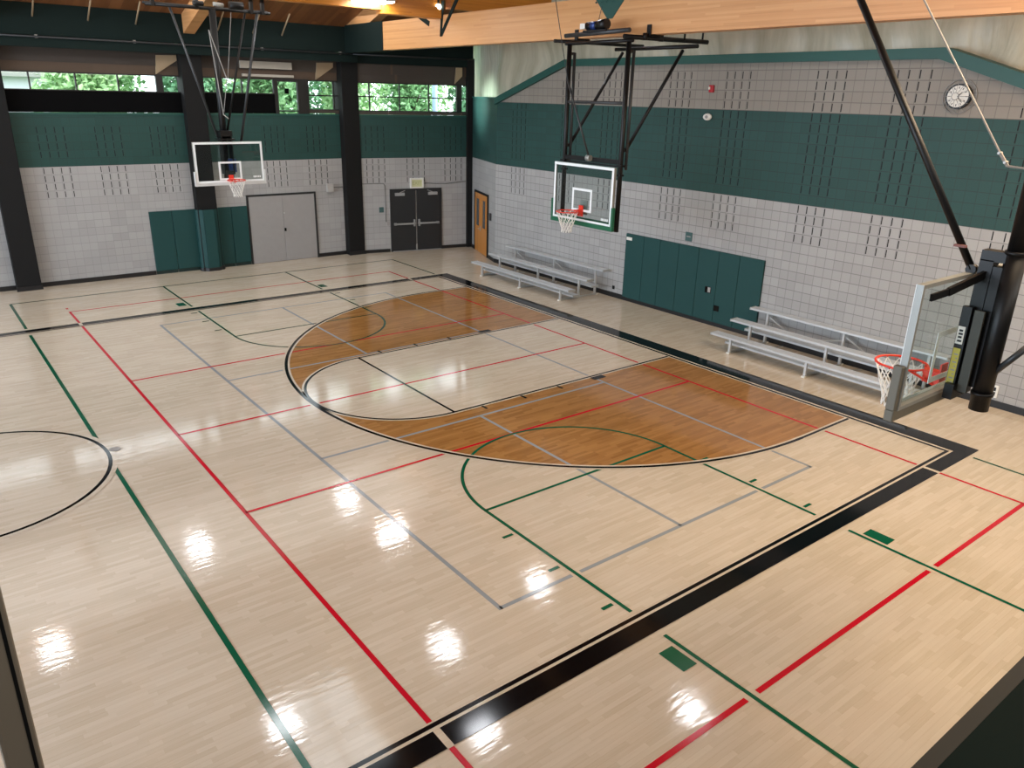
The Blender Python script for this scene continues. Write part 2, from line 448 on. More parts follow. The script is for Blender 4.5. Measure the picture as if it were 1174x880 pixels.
wb = wall('wall_back', MB_, M_wall_plain, lambda b: bx(b, -29, .1, 0, .25, 0, SILL), 'grey block back wall with green upper band', sl_b)
wc = wall('wall_back.001', M3, M_wall_plain, lambda b: bx(b, -.2, 4.13, 0, .25, 0, SILL), 'angled grey block wall around the black double doors', sl_c)
wd = wall('wall_corner', M4, M_wall_plain, lambda b: bx(b, 0, 3.02, -.25, 0, 0, 5.2), 'short grey block corner wall around the oak doors')
oy = 1.12-.2092*40
def rw(b):
    pts = [(-9.5-oy, 0), (16.1-oy, 0), (16.1-oy, 5.17), (12.88-oy, 6.2), (2.62-oy, 6.2), (-.5-oy, 5.17), (-9.5-oy, 5.17)]
    prism(b, [(x, 0, z) for x, z in pts], -.25, (0, 1, 0))
wr = wall('wall_right', MR, M_wall_band, rw, 'long grey block side wall with wide green band', sl_r)
# other enclosing walls (out of the picture, close the room)
b = B(); bx(b, -29.2, -29, -9, 20.3, 0, 8); struct(obj('wall_left', b, M_plasterw))
b = B(); bx(b, -29, 2.6, -9.2, -9, 0, 9); struct(obj('wall_near', b, M_plasterw))
# baseboards
b = B(); bx(b, -29, -7.05, YB-.03, YB, 0, .12); bx(b, -1.87, -.8, YB-.03, YB, 0, .12); struct(obj('baseboard_back', b, M_base), 'black rubber base along the back wall')
for x0, x1 in ((-.1, .98), (2.93, 3.9)):
    b = B(); bx(b, x0, x1, -.03, 0, 0, .11); struct(obj('baseboard_back', b, M_base, None, M3), 'black rubber base beside the black double doors')
for x0, x1 in ((0, .78), (2.47, 2.95)):
    b = B(); bx(b, x0, x1, 0, .03, 0, .11); struct(obj('baseboard_corner', b, M_base, None, M4), 'black rubber base beside the oak doors')
b = B(); bx(b, 2.69, 2.72, -9, 16.1, 0, .13); struct(obj('baseboard_right', b, M_base), 'black rubber base along the side wall')

# gable trim on the right wall
b = B()
lo = [(16.12, 5.0), (12.88, 6.06), (2.66, 6.06), (-.45, 5.03), (-9, 5.03)]
hi = [(16.12, 5.19), (12.9, 6.24), (2.56, 6.25), (-.6, 5.22), (-9, 5.22)]
prism(b, [(2.62, y, z) for y, z in lo+hi[::-1]], .45, (1, 0, 0))
struct(obj('trim_1', b, M_trimgreen), 'green metal gable trim capping the side wall')
b = B(); bx(b, -.02, 3.0, -.26, .03, 5.17, 5.21); struct(obj('trim_2', b, M_trimgreen, None, M4), 'thin green cap on the corner wall')
# beige liner fabric above
b = B(); path = [(4.25, 20.2), (4.0, 19.2), (3.45, 17.6), (3.05, 16.4), (2.98, 15.5)]+[(2.98, 15.5-.7*i) for i in range(1, 34)]
pts = []
for i in range(len(path)-1):
    for k in range(4):
        t = k/4; pts.append((path[i][0]*(1-t)+path[i+1][0]*t, path[i][1]*(1-t)+path[i+1][1]*t))
rows = 16; grid = []
for i, (x, y) in enumerate(pts):
    col = []
    for j in range(rows+1):
        z = 5.05+(9.9-5.05)*j/rows
        sag = .06*math.sin(i*.9)*math.sin(j*.5)+.05*math.sin(i*.23+j*.7)
        col.append(b.verts.new((x+.1+sag+.10*max(0, 1-abs(j-4)/3), y, z)))
    grid.append(col)
for i in range(len(grid)-1):
    for j in range(rows):
        f = b.faces.new([grid[i][j], grid[i+1][j], grid[i+1][j+1], grid[i][j+1]]); f.smooth = True
struct(obj('wall_upper_liner', b, M_fabric), 'beige sheet liner on the wall above the green trim')

# ------------------------------------------------------------------ columns, roof structure
CX = (-10.37, -5.43, -.53)
for i, x in enumerate(CX+(-15.3, -20.2)):
    b = B(); bx(b, x-.29, x+.29, 19.66, 20.25, 0, 6.42)
    o = struct(obj('column', b, M_col, None, None, .012), ['dark bronze column at the left edge of the back wall', 'dark bronze column behind the far hoop', 'dark bronze column left of the black double doors', 'dark column out of view', 'dark column out of view'][i])
    b = B(); bx(b, x-.31, x+.31, 19.63, 19.66, 0, .12); struct(obj('base_strip', b, M_base, o))
b = B(); bx(b, 3.90, 4.17, -.10, .06, 0, 6.42); struct(obj('column', b, M_col, None, M3, .012), 'narrow dark column in the corner beside the oak doors')

# green steel fascia, pipe and header
b = B(); bx(b, -29, -.3, 19.55, 19.75, 6.42, 7.17); bx(b, -29, -.3, 19.5, 19.56, 6.14, 6.36)
struct(obj('trim_3', b, M_steelgreen), 'dark green steel fascia above the windows')
b = B(); bx(b, -.3, 4.15, -.02, .18, 6.42, 7.17); bx(b, -.3, 4.15, -.06, .1, 6.14, 6.36)
struct(obj('trim_3.001', b, M_steelgreen, None, M3), 'dark green steel fascia over the right window bay')
t = thing('conduit_pipe', 'thin grey pipe running along the dark green fascia above the windows', 'pipe', (-5, 19.46, 6.38))
b = B(); tube(b, (-13, 19.46, 6.38), (-.5, 19.46, 6.38), .025); tube(b, (-.5, 19.46, 6.38), (3.7, 18.82, 6.39), .02); obj('pipe_run', b, M_tube2, t)
for x in (-12, -9.2, -6.9, -3.4, -.9):
    b = B(); bx(b, x-.03, x+.03, 19.46, 19.56, 6.35, 6.43); obj('pipe_clip', b, M_cable, t)
# braces from the fascia up to the deck
for i, (x, dy) in enumerate(((-9.2, .6), (-7.95, .6), (-6.8, .6), (-4.63, .6), (-3.62, .6), (-2.75, .6))):
    b = B(); tube(b, (x, 19.53, 6.85-.012*i), (x+.02, 19.5-dy, 6.85+dy*.8), .022, 8)
    tag(obj('brace_rod', b, M_kneewood, None, None, 0, (x, 19.5, 6.9)), 'pale brace rod from green fascia to roof deck, ' + ['leftmost in view', 'second from the left', 'left of the wooden beam end', 'just right of the far hoop mast', 'second from the right', 'nearest the long light beam'][i], 'brace', 'brace rods under the roof deck')

# window zone backing: cladding, dark header
for i, (x0, x1) in enumerate(((-15, -10.66), (-10.08, -5.72), (-5.14, -.82))):
    b = B(); bx(b, x0, x1, 19.98, 20.1, 5.82, 6.7); bx(b, x0, x1, 20.0, 20.1, 5.56, 5.83)
    struct(obj('trim_%d' % (4+i), b, M_clad), 'dark board cladding above a window bay')
b = B(); bx(b, -.3, 4.1, .02, .15, 5.83, 6.13); bx(b, -.3, 4.15, .19, .26, 5.9, 6.6); bx(b, -.05, 4.0, .05, .15, 5.56, 5.83)
struct(obj('trim_7', b, M_clad, None, M3), 'dark board cladding above the right window bay')
b = B(); bx(b, -3.95, -2.35, 19.9, 20.0, 5.86, 6.06); bx(b, -3.9, -2.3, 19.92, 20.0, 5.63, 5.7)
struct(obj('trim_8', b, M_soffit), 'pale soffit strips above the middle window bay')
for i, x in enumerate((-5.98, -1.2)):
    b = B(); prism(b, [(x-.36, 19.93, 5.6), (x-.3, 19.93, 6.1), (x+.24, 19.93, 6.12), (x+.24, 19.93, 5.98)], .1, (0, 1, 0))
    struct(obj('trim_%d' % (9+i), b, M_kneewood), 'pale triangular knee bracket beside a column')
b = B(); prism(b, [(3.45, -.06, 5.6), (3.5, -.06, 6.12), (3.72, -.06, 6.12), (3.72, -.06, 5.85)], .06, (0, 1, 0))
struct(obj('trim_11', b, M_kneewood, None, M3), 'pale triangular knee bracket in the corner')

# windows: frame (mullions), panes, black lower panel
def window(i, M, x0, x1, zs, xm, panel=None, label='', y0=.02):
    """zs = list of horizontal bar heights, xm = vertical bar positions"""
    b = B(); t = .035
    for z in zs: bx(b, x0, x1, y0, y0+.08, z-t/2, z+t/2)
    for x in xm: bx(b, x-t/2, x+t/2, y0+.005, y0+.085, zs[0], zs[-1])
    fr = struct(obj('window_%d' % i, b, M_winframe, None, M), label)
    for j in range(len(zs)-1):
        for k in range(len(xm)-1):
            b = B(); bx(b, xm[k]+t/2, xm[k+1]-t/2, y0+.04, y0+.046, zs[j]+t/2, zs[j+1]-t/2)
            struct(obj('pane', b, M_glasswin, fr, M))
    if panel:
        b = B(); bx(b, x0, x1, y0, y0+.1, panel[0], panel[1]); struct(obj('black_panel', b, M_blackpanel, fr, M), 'black opaque lower panel')
    return fr
MW = Matrix.Translation((0, YB, 0))
window(1, MW, -10.1, -5.7, (5.13, 5.57), (-10.06, -9.46, -8.38, -7.34, -6.34), (SILL+.02, 5.12), 'clerestory strip window with black panel, left bay')
b = B(); bx(b, -6.36, -6.18, YB, YB+.12, 5.12, 5.6); struct(obj('mullion', b, M_winframe, bpy.data.objects['window_1']))
b = B(); bx(b, -6.18, -5.72, YB+.06, YB+.066, 5.13, 5.57); struct(obj('pane', b, M_glasswin, bpy.data.objects['window_1']))
window(2, MW, -5.16, -2.9, (5.15, 5.57), (-5.14, -4.52, -3.92, -2.94), (SILL+.02, 5.14), 'clerestory strip window with black panel behind the far hoop')
b = B(); bx(b, -2.94, -2.83, 0, .12, SILL, 5.6); bx(b, -2.19, -1.84, 0, .12, SILL, 5.6); bx(b, -2.83, -2.19, 0, .12, 5.51, 5.6); bx(b, -2.83, -2.19, 0, .12, 4.64, 4.68)
dj = struct(obj('window_3', b, M_winframe, None, MW), 'tall glazed opening in the middle window bay')
b = B(); bx(b, -2.83, -2.19, .05, .056, SILL+.03, 5.51); struct(obj('pane', b, M_glasswin, dj, MW))
b = B(); bx(b, -2.6, -2.47, .02, .05, 5.16, 5.32); obj('dark_plate', b, M_blackpanel, dj, MW)
window(4, MW, -1.84, -.82, (4.7, 5.13, 5.57), (-1.83, -.96), None, 'two pane window beside the column left of the black doors')
b = B(); bx(b, -1.84, -.82, YB, YB+.1, 4.6, 4.69); struct(obj('sill_board', b, M_clad, bpy.data.objects['window_4']))
window(5, M3, -.1, 4.0, (4.69, 5.13, 5.56), (-.08, .45, 1.49, 2.53, 3.57), None, 'two row gridded window above the black double doors')
b = B(); bx(b, 3.55, 3.73, 0, .13, 4.6, 5.6); struct(obj('mullion', b, M_winframe, bpy.data.objects['window_5'], M3))
b = B(); bx(b, 3.73, 4.05, .06, .066, 4.6, 5.56); struct(obj('pane', b, M_glasswin, bpy.data.objects['window_5'], M3))
b = B(); bx(b, -.1, 4.0, -.01, .12, 4.58, 4.67); struct(obj('sill_board', b, M_clad, bpy.data.objects['window_5'], M3))
b = B(); bx(b, -29, -.2, YB-.02, YB+.1, SILL-.04, SILL+.015); struct(obj('trim_12', b, M_trimgreen), 'green sill under the back windows')
b = B(); bx(b, -.1, 4.05, -.02, .1, SILL-.04, SILL+.015); struct(obj('trim_13', b, M_trimgreen, None, M3), 'green sill under the right window bay')
window(6, MW, -15, -10.66, (5.13, 5.57), (-14.96, -13.9, -12.8, -11.8, -10.7), (SILL+.02, 5.12), 'clerestory strip window left of the first column')

# roof: two slopes with a skylight strip, purlins, trusses
S = .32; EY = 20.3; EZ = 6.92; RY = 7.65
def rz(y): return EZ+(EY-y)*S if y > RY else EZ+(EY-RY)*S-(RY-y)*S
SKX = (-7.7, -5.5); SKY = (8.9, 11.7)
b = B()
def slab(x0, x1, y0, y1):
    prism(b, [(x0, y0, rz(y0)), (x0, y1, rz(y1)), (x0, y1, rz(y1)+.15), (x0, y0, rz(y0)+.15)], x1-x0, (1, 0, 0))
slab(-29.2, 5.2, SKY[1], EY); slab(-29.2, SKX[0], RY, SKY[1]); slab(SKX[1], 5.2, RY, SKY[1]); slab(SKX[0], SKX[1], RY, SKY[0]); slab(-29.2, 5.2, -9.5, RY)
ceil = struct(obj('ceiling', b, M_deck), 'wood plank roof deck')
b = B()
for x in (SKX[0], (SKX[0]+SKX[1])/2, SKX[1]): bar(b, (x, SKY[0], rz(SKY[0])+.08), (x, SKY[1], rz(SKY[1])+.08), .08, .2)
for y in (SKY[0], (SKY[0]+SKY[1])/2, SKY[1]): bar(b, (SKX[0], y, rz(y)+.08), (SKX[1], y, rz(y)+.08), .08, .2)
sk = struct(obj('window_7', b, M_white), 'roof skylight')
b = B(); b.faces.new([b.verts.new(p) for p in ((SKX[0], SKY[0], rz(SKY[0])+.12), (SKX[1], SKY[0], rz(SKY[0])+.12), (SKX[1], SKY[1], rz(SKY[1])+.12), (SKX[0], SKY[1], rz(SKY[1])+.12))])
struct(obj('pane', b, M_glasswin, sk))
for i, x in enumerate((-.53, -5.43, -10.37, -15.3)):
    b = B()
    if i == 0: bx(b, x-.15, x+.15, -5, 17.15, 6.43, 7.18)
    else: bar(b, (x, 20.1, rz(20.1)-.24), (x, RY, rz(RY)-.24), .3, .46)
    o = struct(obj('roof_beam', b, M_beam), ['long pale laminated wood beam above the main hoop', 'wood roof beam ending behind the far hoop', 'wood roof beam overhead', 'wood roof beam out of view'][i])
    if i == 0:
        b = B(); bx(b, x-.17, x+.17, 17.13, 19.6, 6.41, 7.2); struct(obj('steel_end_shoe', b, M_steelgreen, o), 'dark green steel end shoe')
    # rafters above, following the deck
    b = B()
    for y0, y1 in ((19.5, RY), (RY, -6)):
        if i == 0 or y0 == RY: bar(b, (x, y0, rz(y0)-.24), (x, y1, rz(y1)-.24), .3, .46, (0, 0, 1))
    struct(obj('rafter', b, M_beam, o))
    if i: continue
    xf = x-.165
    for s in (1, -1):
        b = B(); y0 = RY+s*6.38
        prism(b, [(xf, y0-.03, 6.67), (xf, y0+.05, 6.67), (xf, y0-s*.1+.06, 7.5), (xf, y0-s*.1-.06, 7.5)], .02, (1, 0, 0))
        prism(b, [(xf, y0-.05, 6.67), (xf, y0+.04, 6.72), (xf, y0-s*1.5+.02, 8.4), (xf, y0-s*1.5-.14, 8.4)], .025, (1, 0, 0))
        struct(obj('web_strap', b, M_steelgreen, o), 'dark green steel V strap')
    b = B(); prism(b, [(xf, 15.45, 7.30), (xf, 15.3, 7.36), (xf, 14.58, 7.06), (xf, 14.62, 6.94)], .03, (1, 0, 0)); struct(obj('side_strap', b, M_steelgreen, o))
    if i == 0:
        b = B(); prism(b, [(xf, 7.86, 6.76), (xf, 7.72, 6.76), (xf, 7.3, 7.2), (xf, 7.0, 7.7), (xf, 8.6, 7.7), (xf, 8.28, 7.2)], .03, (1, 0, 0))
        for k in range(6): tube(b, (xf-.012, 8.2-.15*k, 7.08), (xf, 8.2-.15*k, 7.08), .02, 8)
        struct(obj('gusset_plate', b, M_trimgreen, o), 'green steel gusset plate')
        b = B(); tube(b, (xf-.01, 8.02, 7.0), (xf-.01, 8.1, 6.72), .006, 6); obj('wire', b, M_black, o)
for j, y in enumerate((14.15, 1.15)):
    b = B()
    for x0, x1 in ((-15.1, -10.52), (-10.22, -5.58), (-5.28, -.68)): bx(b, x0, x1, y-.12, y+.12, 7.17, 8.05)
    struct(obj('purlin', b, M_purlin), 'orange stained wood purlin spanning between the roof beams')
    b = B()
    for x0, x1 in ((-.38, 4.0),): bx(b, x0, x1, y-.12, y+.12, 7.35, 8.05)
    struct(obj('purlin', b, M_purlin), 'orange stained wood purlin beyond the long beam')
b = B(); bx(b, -2.42, -.72, 13.96, 14.3, 7.09, 7.36); struct(obj('trim_14', b, M_purlin), 'wood bearing block under the orange purlin')

# ------------------------------------------------------------------ ceiling lights
LP = [(-2.71, 16.96), (-2.79, 13.75), (-7.78, 16.27), (-11.9, 13.84), (.2, 10.3), (-4.37, 8.4), (-8.48, 8.32), (-5.21, 5.67), (-.13, 4.17)]
LL = ['nearest the far windows right of the far hoop mast', 'hanging in front of the orange purlin', 'above the far green key left of the mast', 'reflected at the far left of the floor', 'above the long beam near the main hoop', 'above the middle of the grey lines', 'reflected beside the green line', 'above the near black border', 'above the long beam near the right court corner']
for (x, y), l in zip(LP, LL):
    t = thing('ceiling_light', 'white square high bay ceiling light ' + l, 'ceiling light', (x, y, 8.4 if x > -.5 else (7.65 if y > 16.9 else 7.3)), 'high bay ceiling lights')
    z = 8.4 if x > -.5 else (7.65 if y > 16.9 else 7.3)
    w_, h_ = (.46, .27) if l.startswith('hanging') else (.30, .30)
    b = B(); bx(b, x-w_, x+w_, y-h_, y+h_, z+.01, z+.09); obj('housing', b, M_fixture, t, None, .01)
    b = B(); bx(b, x-w_+.02, x+w_-.02, y-h_+.02, y+h_-.02, z-.005, z+.008); obj('diffuser', b, M_light, t)
    for dx in (-.15, .15):
        b = B(); tube(b, (x+dx, y, z+.09), (x+dx, y, rz(y)), .006, 6); obj('hanger', b, M_cable, t)
t = thing('spotlight', 'small round lit lamp beside the green V strap on the long beam', 'light', (-.78, 14.0, 7.36))
b = B(); bmesh.ops.create_uvsphere(b, u_segments=16, v_segments=10, radius=.075, matrix=Matrix.Translation((-.78, 14.0, 7.36))); obj('bulb', b, emit('bulb_white', (255, 252, 245), 9.), t)
b = B(); tube(b, (-.78, 14.0, 7.42), (-.78, 14.0, 7.6), .03, 10); tube(b, (-.78, 14.0, 7.58), (-.68, 14.0, 7.62), .012, 8); obj('lamp_bracket', b, M_tube, t)

# ------------------------------------------------------------------ doors
def leaf_door(name, M, x0, x1, side, label, mat, h=2.1):
    """double door; side = -1 when the room lies towards local -y"""
    b = B(); s = side
    def bb(a0, a1, d0, d1, z0, z1): bx(b, a0, a1, min(s*d0, s*d1), max(s*d0, s*d1), z0, z1)
    bb(x0-.06, x0, 0, .05, 0, h+.06); bb(x1, x1+.06, 0, .05, 0, h+.06); bb(x0, x1, 0, .05, h, h+.06)
    return b
# black exterior pair
b = leaf_door('door_1', M3, 1.08, 2.87, -1, '', M_doorblack)
d1 = struct(obj('door_1', b, M_doorblack, None, M3), 'black double exit doors with silver push bars')
for k, (x0, x1) in enumerate(((1.085, 1.955), (1.995, 2.865))):
    b = B(); bx(b, x0, x1, -.035, -.005, .02, 2.1); lf = struct(obj('door_leaf', b, M_doorblack, d1, M3, .004))
    xa, xb = (x0+.05, x1-.03) if k == 0 else (x0+.03, x1-.05)
    b = B(); bx(b, xa, xb, -.10, -.07, .93, .99); bx(b, xa, xa+.09, -.10, -.035, .92, 1.0); bx(b, xb-.09, xb, -.10, -.035, .92, 1.0)
    lx = x1-.07 if k == 0 else x0+.07
    bx(b, lx-.03, lx+.03, -.09, -.035, .86, 1.10); obj('push_bar', b, M_silver, lf, M3, .004)
    cx = x0+.28 if k == 0 else x1-.28
    b = B(); bx(b, cx-.17, cx+.17, -.1, -.035, 1.93, 2.03); bar(b, (cx, -.06, 2.03), (cx+(.2 if k else -.2)*-1, -.05, 2.1), .02, .02); obj('door_closer', b, M_silver, lf, M3, .004)
b = B(); bx(b, 1.94, 1.99, -.05, -.02, .03, .22); obj('floor_bolt', b, M_silver, d1, M3)
b = B(); bx(b, 1.06, 2.9, -.1, 0, 0, .012); obj('threshold', b, M_silver, d1, M3)
# grey storage pair
b = B(); y0 = YB
bx(b, -4.14, -4.08, y0-.04, y0, 0, 2.17); bx(b, -1.89, -1.83, y0-.04, y0, 0, 2.17); bx(b, -4.08, -1.89, y0-.04, y0, 2.11, 2.17)
d2 = struct(obj('door_2', b, M_doorblack), 'wide plain grey double storage doors in a dark frame')
for x0, x1 in ((-4.08, -2.985), (-2.98, -1.89)):
    b = B(); bx(b, x0, x1, y0-.03, y0-.004, .01, 2.11); lf = struct(obj('door_leaf', b, M_doorgrey, d2, None, .003))
b = B(); bx(b, -2.98, -2.92, y0-.05, y0-.03, .97, 1.07); obj('lock_plate', b, M_black, d2)
b = B(); tube(b, (-2.95, y0-.045, 1.55), (-2.95, y0-.03, 1.55), .02, 10); obj('key_cylinder', b, M_silver, d2)
# oak pair on the corner wall
b = leaf_door('door_3', M4, .84, 2.42, 1, '', M_winframe, 2.06)
d3 = struct(obj('door_3', b, M_col, None, M4), 'oak double doors with tall narrow glass lites')
for k, (x0, x1) in enumerate(((.845, 1.61), (1.615, 2.415))):
    b = B(); bx(b, x0, x1, .005, .035, .015, 2.05); lf = struct(obj('door_leaf', b, M_dooroak, d3, M4, .003))
    b = B(); bx(b, x0+.22, x1-.22, .03, .04, .93, 1.87); struct(obj('glass_lite', b, M_darkglass, lf, M4))
    b = B()
    for u0, u1, z0, z1 in ((x0+.19, x1-.19, .9, .93), (x0+.19, x1-.19, 1.87, 1.9), (x0+.19, x0+.22, .9, 1.9), (x1-.22, x1-.19, .9, 1.9)): bx(b, u0, u1, .03, .045, z0, z1)
    obj('lite_frame', b, M_dooroak, lf, M4)
b = B(); bx(b, 1.66, 1.72, .035, .05, .78, .95); tube(b, (1.69, .045, .86), (1.69, .09, .86), .012, 8); tube(b, (1.69, .09, .86), (1.81, .09, .86), .012, 8); obj('door_handle', b, M_silver, d3, M4)

# ------------------------------------------------------------------ small wall items
def boxthing(name, label, cat, M, x0, x1, y0, y1, z0, z1, mat, loc, group=None, bev=.006):
    b = B(); bx(b, x0, x1, y0, y1, z0, z1); return tag(obj(name, b, mat, None, M, bev, loc), label, cat, group)
# exit sign
P = M3 @ Vector((2.0, -.05, 2.3)); t = thing('exit_sign', 'white framed exit sign above the black double doors', 'exit sign', P)
b = B()
for a in ((1.76, 2.24, 2.17, 2.22), (1.76, 2.24, 2.46, 2.51), (1.76, 1.81, 2.22, 2.46), (2.19, 2.24, 2.22, 2.46)): bx(b, a[0], a[1], -.10, 0, a[2], a[3])
obj('sign_frame', b, M_white, t, M3, .006)
b = B(); bx(b, 1.81, 2.19, -.07, -.01, 2.22, 2.46); obj('sign_face', b, M_exitface, t, M3)
cu = bpy.data.curves.new('sign_letters', 'FONT'); cu.body = 'EXIT'; cu.size = .17; cu.align_x = 'CENTER'; cu.align_y = 'CENTER'; cu.extrude = .002
cu.materials.append(M_exitlet); tmp = bpy.data.objects.new('sign_letters_curve', cu); C.objects.link(tmp); bpy.context.view_layer.update()
lme = bpy.data.meshes.new_from_object(tmp.evaluated_get(bpy.context.evaluated_depsgraph_get())); bpy.data.objects.remove(tmp)
lo_ = bpy.data.objects.new('sign_letters', lme); C.objects.link(lo_); lo_.parent = t
lm = M3 @ Matrix.Translation((2.0, -.074, 2.34)) @ Matrix.Rotation(PI/2, 4, 'X'); lm.translation -= P; lo_.matrix_local = lm
boxthing('wall_sign', 'small teal sign plate on the wall left of the black doors', 'sign', M3, .63, .79, -.015, 0, 1.38, 1.56, M_signgreen, M3 @ Vector((.71, 0, 1.47)))
boxthing('switch_plate', 'small grey switch plate beside the black door frame', 'switch', M3, .90, .96, -.02, 0, .92, 1.04, M_boxgrey, M3 @ Vector((.93, 0, .98)))
t = thing('junction_box', 'grey electrical box with conduit high beside the dark column', 'electrical box', (-1.31, YB-.05, 2.26))
b = B(); bx(b, -1.43, -1.2, YB-.1, YB, 2.13, 2.4); obj('box_body', b, plain('box_pale', (172, 170, 166), .5), t, None, .008)
b = B(); tube(b, (-1.2, YB-.03, 2.27), (-.82, YB-.03, 2.27), .012, 8); obj('conduit', b, M_conduit, t)
t = thing('wall_conduit', 'thin grey conduit on the block wall across the top of the black doors', 'conduit', M3 @ Vector((.8, 0, 2.3)))
for seg in ((((-.05, 2.36), (.80, 2.36)), ((.80, 2.36), (.86, 2.28)), ((.86, 2.28), (.86, 1.05))), (((2.24, 2.33), (3.1, 2.29)), ((3.1, 2.29), (3.9, 2.36)))):
    b = B()
    for p, q_ in seg: tube(b, (p[0], -.02, p[1]), (q_[0], -.02, q_[1]), .009, 8)
    obj('conduit_run', b, M_conduit, t, M3)
boxthing('intercom_panel', 'small dark wall box beside the oak doors', 'wall box', M4, .44, .58, 0, .05, 1.32, 1.56, M_tube2, M4 @ Vector((.51, 0, 1.42)))
XR = 2.72
t = thing('fire_alarm', 'red fire alarm strobe high on the grey side wall', 'fire alarm', (XR, 7.75, 5.52))
b = B(); bx(b, XR-.06, XR, 7.69, 7.81, 5.44, 5.6); obj('alarm_body', b, M_redbox, t, None, .008)
b = B(); bx(b, XR-.09, XR-.06, 7.765, 7.8, 5.5, 5.56); obj('strobe_lens', b, M_white, t, None, .006)
t = thing('motion_sensor', 'white rounded sensor on the top edge of the green band', 'sensor', (XR, 7.78, 4.9))
b = B(); bmesh.ops.create_uvsphere(b, u_segments=20, v_segments=12, radius=.11, matrix=Matrix.Translation((XR-.04, 7.78, 4.9)) @ Matrix.Diagonal((.6, 1.1, .72, 1))); obj('sensor_body', b, M_white, t)
b = B(); tube(b, (XR-.115, 7.76, 4.9), (XR-.09, 7.76, 4.9), .035, 14); obj('sensor_eye', b, M_boxgrey, t)
t = thing('wall_sign', 'small teal plaque on the side wall above the green pads', 'sign', (XR, 7.99, 2.06))
b = B(); bx(b, XR-.015, XR, 7.89, 8.1, 1.95, 2.17); obj('plate', b, M_signgreen, t, None, .004)
b = B(); bx(b, XR-.018, XR-.014, 7.93, 8.06, 2.05, 2.075); obj('lettering', b, M_boxgrey, t)
boxthing('wall_outlet', 'dark outlet low on the wall beside the far bleacher', 'outlet', None, XR-.02, XR, 10.44, 10.52, .22, .32, M_tube, (XR, 10.48, .27))
t = thing('wall_outlet', 'white and black outlet low on the wall behind the near hoop mast', 'outlet', (XR, .47, .29))
b = B(); bx(b, XR-.02, XR, .40, .54, .18, .42); obj('plate', b, M_white, t, None, .004)
b = B(); bx(b, XR-.026, XR-.019, .44, .50, .22, .29); bx(b, XR-.026, XR-.019, .44, .50, .31, .38); obj('socket', b, M_tube, t)

# clock with wire guard
t = thing('wall_clock', 'round white wall clock in a wire guard high on the side wall', 'clock', (XR, 2.19, 5.43))
cy, cz = 2.19, 5.43
b = B(); tube(b, (XR-.09, cy, cz), (XR, cy, cz), .215, 40); obj('clock_case', b, M_tube, t)
b = B(); tube(b, (XR-.095, cy, cz), (XR-.088, cy, cz), .185, 40); obj('clock_face', b, M_white, t)
for k in range(12):
    b = B(); a = k*PI/6; bar(b, (XR-.097, cy+.13*math.cos(a), cz+.13*math.sin(a)), (XR-.097, cy+.165*math.cos(a), cz+.165*math.sin(a)), .012, .006, (1, 0, 0)); obj('hour_mark', b, M_tube, t)
b = B(); bar(b, (XR-.1, cy, cz), (XR-.1, cy-.07, cz+.07), .014, .004, (1, 0, 0)); obj('hour_hand', b, M_tube, t)
b = B(); bar(b, (XR-.102, cy, cz), (XR-.102, cy-.09, cz-.1), .01, .004, (1, 0, 0)); obj('minute_hand', b, M_tube, t)
b = B(); ring(b, (XR-.02, cy, cz), .29, .007, 40, 6, 'x'); ring(b, (XR-.2, cy, cz), .06, .006, 24, 6, 'x')
for k in range(12):
    a = k*PI/6; c_, s_ = math.cos(a), math.sin(a)
    tube(b, (XR-.2, cy+.06*c_, cz+.06*s_), (XR-.16, cy+.22*c_, cz+.22*s_), .004, 5); tube(b, (XR-.16, cy+.22*c_, cz+.22*s_), (XR, cy+.29*c_, cz+.29*s_), .004, 5)
obj('wire_guard', b, M_cable, t)

# ------------------------------------------------------------------ wall pads
seams = [10.09, 9.43, 8.86, 8.23, 7.59, 6.97, 6.37, 5.70]
names = ['far end one with a white tag', 'second from the far end', 'third from the far end', 'middle one just under the teal plaque', 'with a latch on its face', 'with a dark cut-out low down', 'end one behind the near bleacher']
for i in range(7):
    y1, y0 = seams[i]-.004, seams[i+1]+.004
    t = thing('wall_pad', 'green pad on the side wall, ' + names[i], 'wall pad', (XR-.03, (y0+y1)/2, .1), 'green pads on the side wall')
    b = B(); bx(b, XR-.06, XR-.012, y0, y1, .10, 1.85); obj('pad_cover', b, M_pad, t, None, .012)
    b = B(); bx(b, XR-.012, XR-.001, y0, y1, .10, 1.85); obj('backer_board', b, M_padseam, t)
    if i == 0: b = B(); bx(b, XR-.066, XR-.06, 9.86, 10.06, 1.68, 1.76); obj('tag', b, M_white, t)
    if i == 4:
        b = B(); bx(b, XR-.066, XR-.06, 7.10, 7.28, .80, .95); obj('pull_cutout', b, M_black, t)
        b = B(); bx(b, XR-.075, XR-.066, 7.11, 7.19, .82, .94); obj('latch', b, M_silver, t)
    if i == 5: b = B(); bx(b, XR-.066, XR-.06, 6.80, 6.96, .40, .54); obj('pull_cutout', b, M_black, t)
bseam = [-7.04, -6.40, -5.80]; 
for i, (x0, x1, l) in enumerate(((-7.04, -6.41, 'far left one left of the column'), (-6.405, -5.73, 'next to the left side of the column'), (-5.13, -4.66, 'next to the right side of the column'), (-4.655, -4.15, 'beside the grey storage doors'))):
    t = thing('wall_pad', 'teal green wall pad on the back wall, ' + l, 'wall pad', ((x0+x1)/2, YB-.03, .1), 'teal pads on the back wall')
    b = B(); bx(b, x0+.004, x1-.004, YB-.06, YB-.012, .10, 1.85); obj('pad_cover', b, M_pad, t, None, .012)
    b = B(); bx(b, x0+.004, x1-.004, YB-.012, YB-.001, .0, 1.85); obj('backer_board', b, M_padseam, t)
t = thing('column_pad', 'teal green padding wrapped around the column under the far hoop', 'column pad', (-5.43, 19.55, .05))
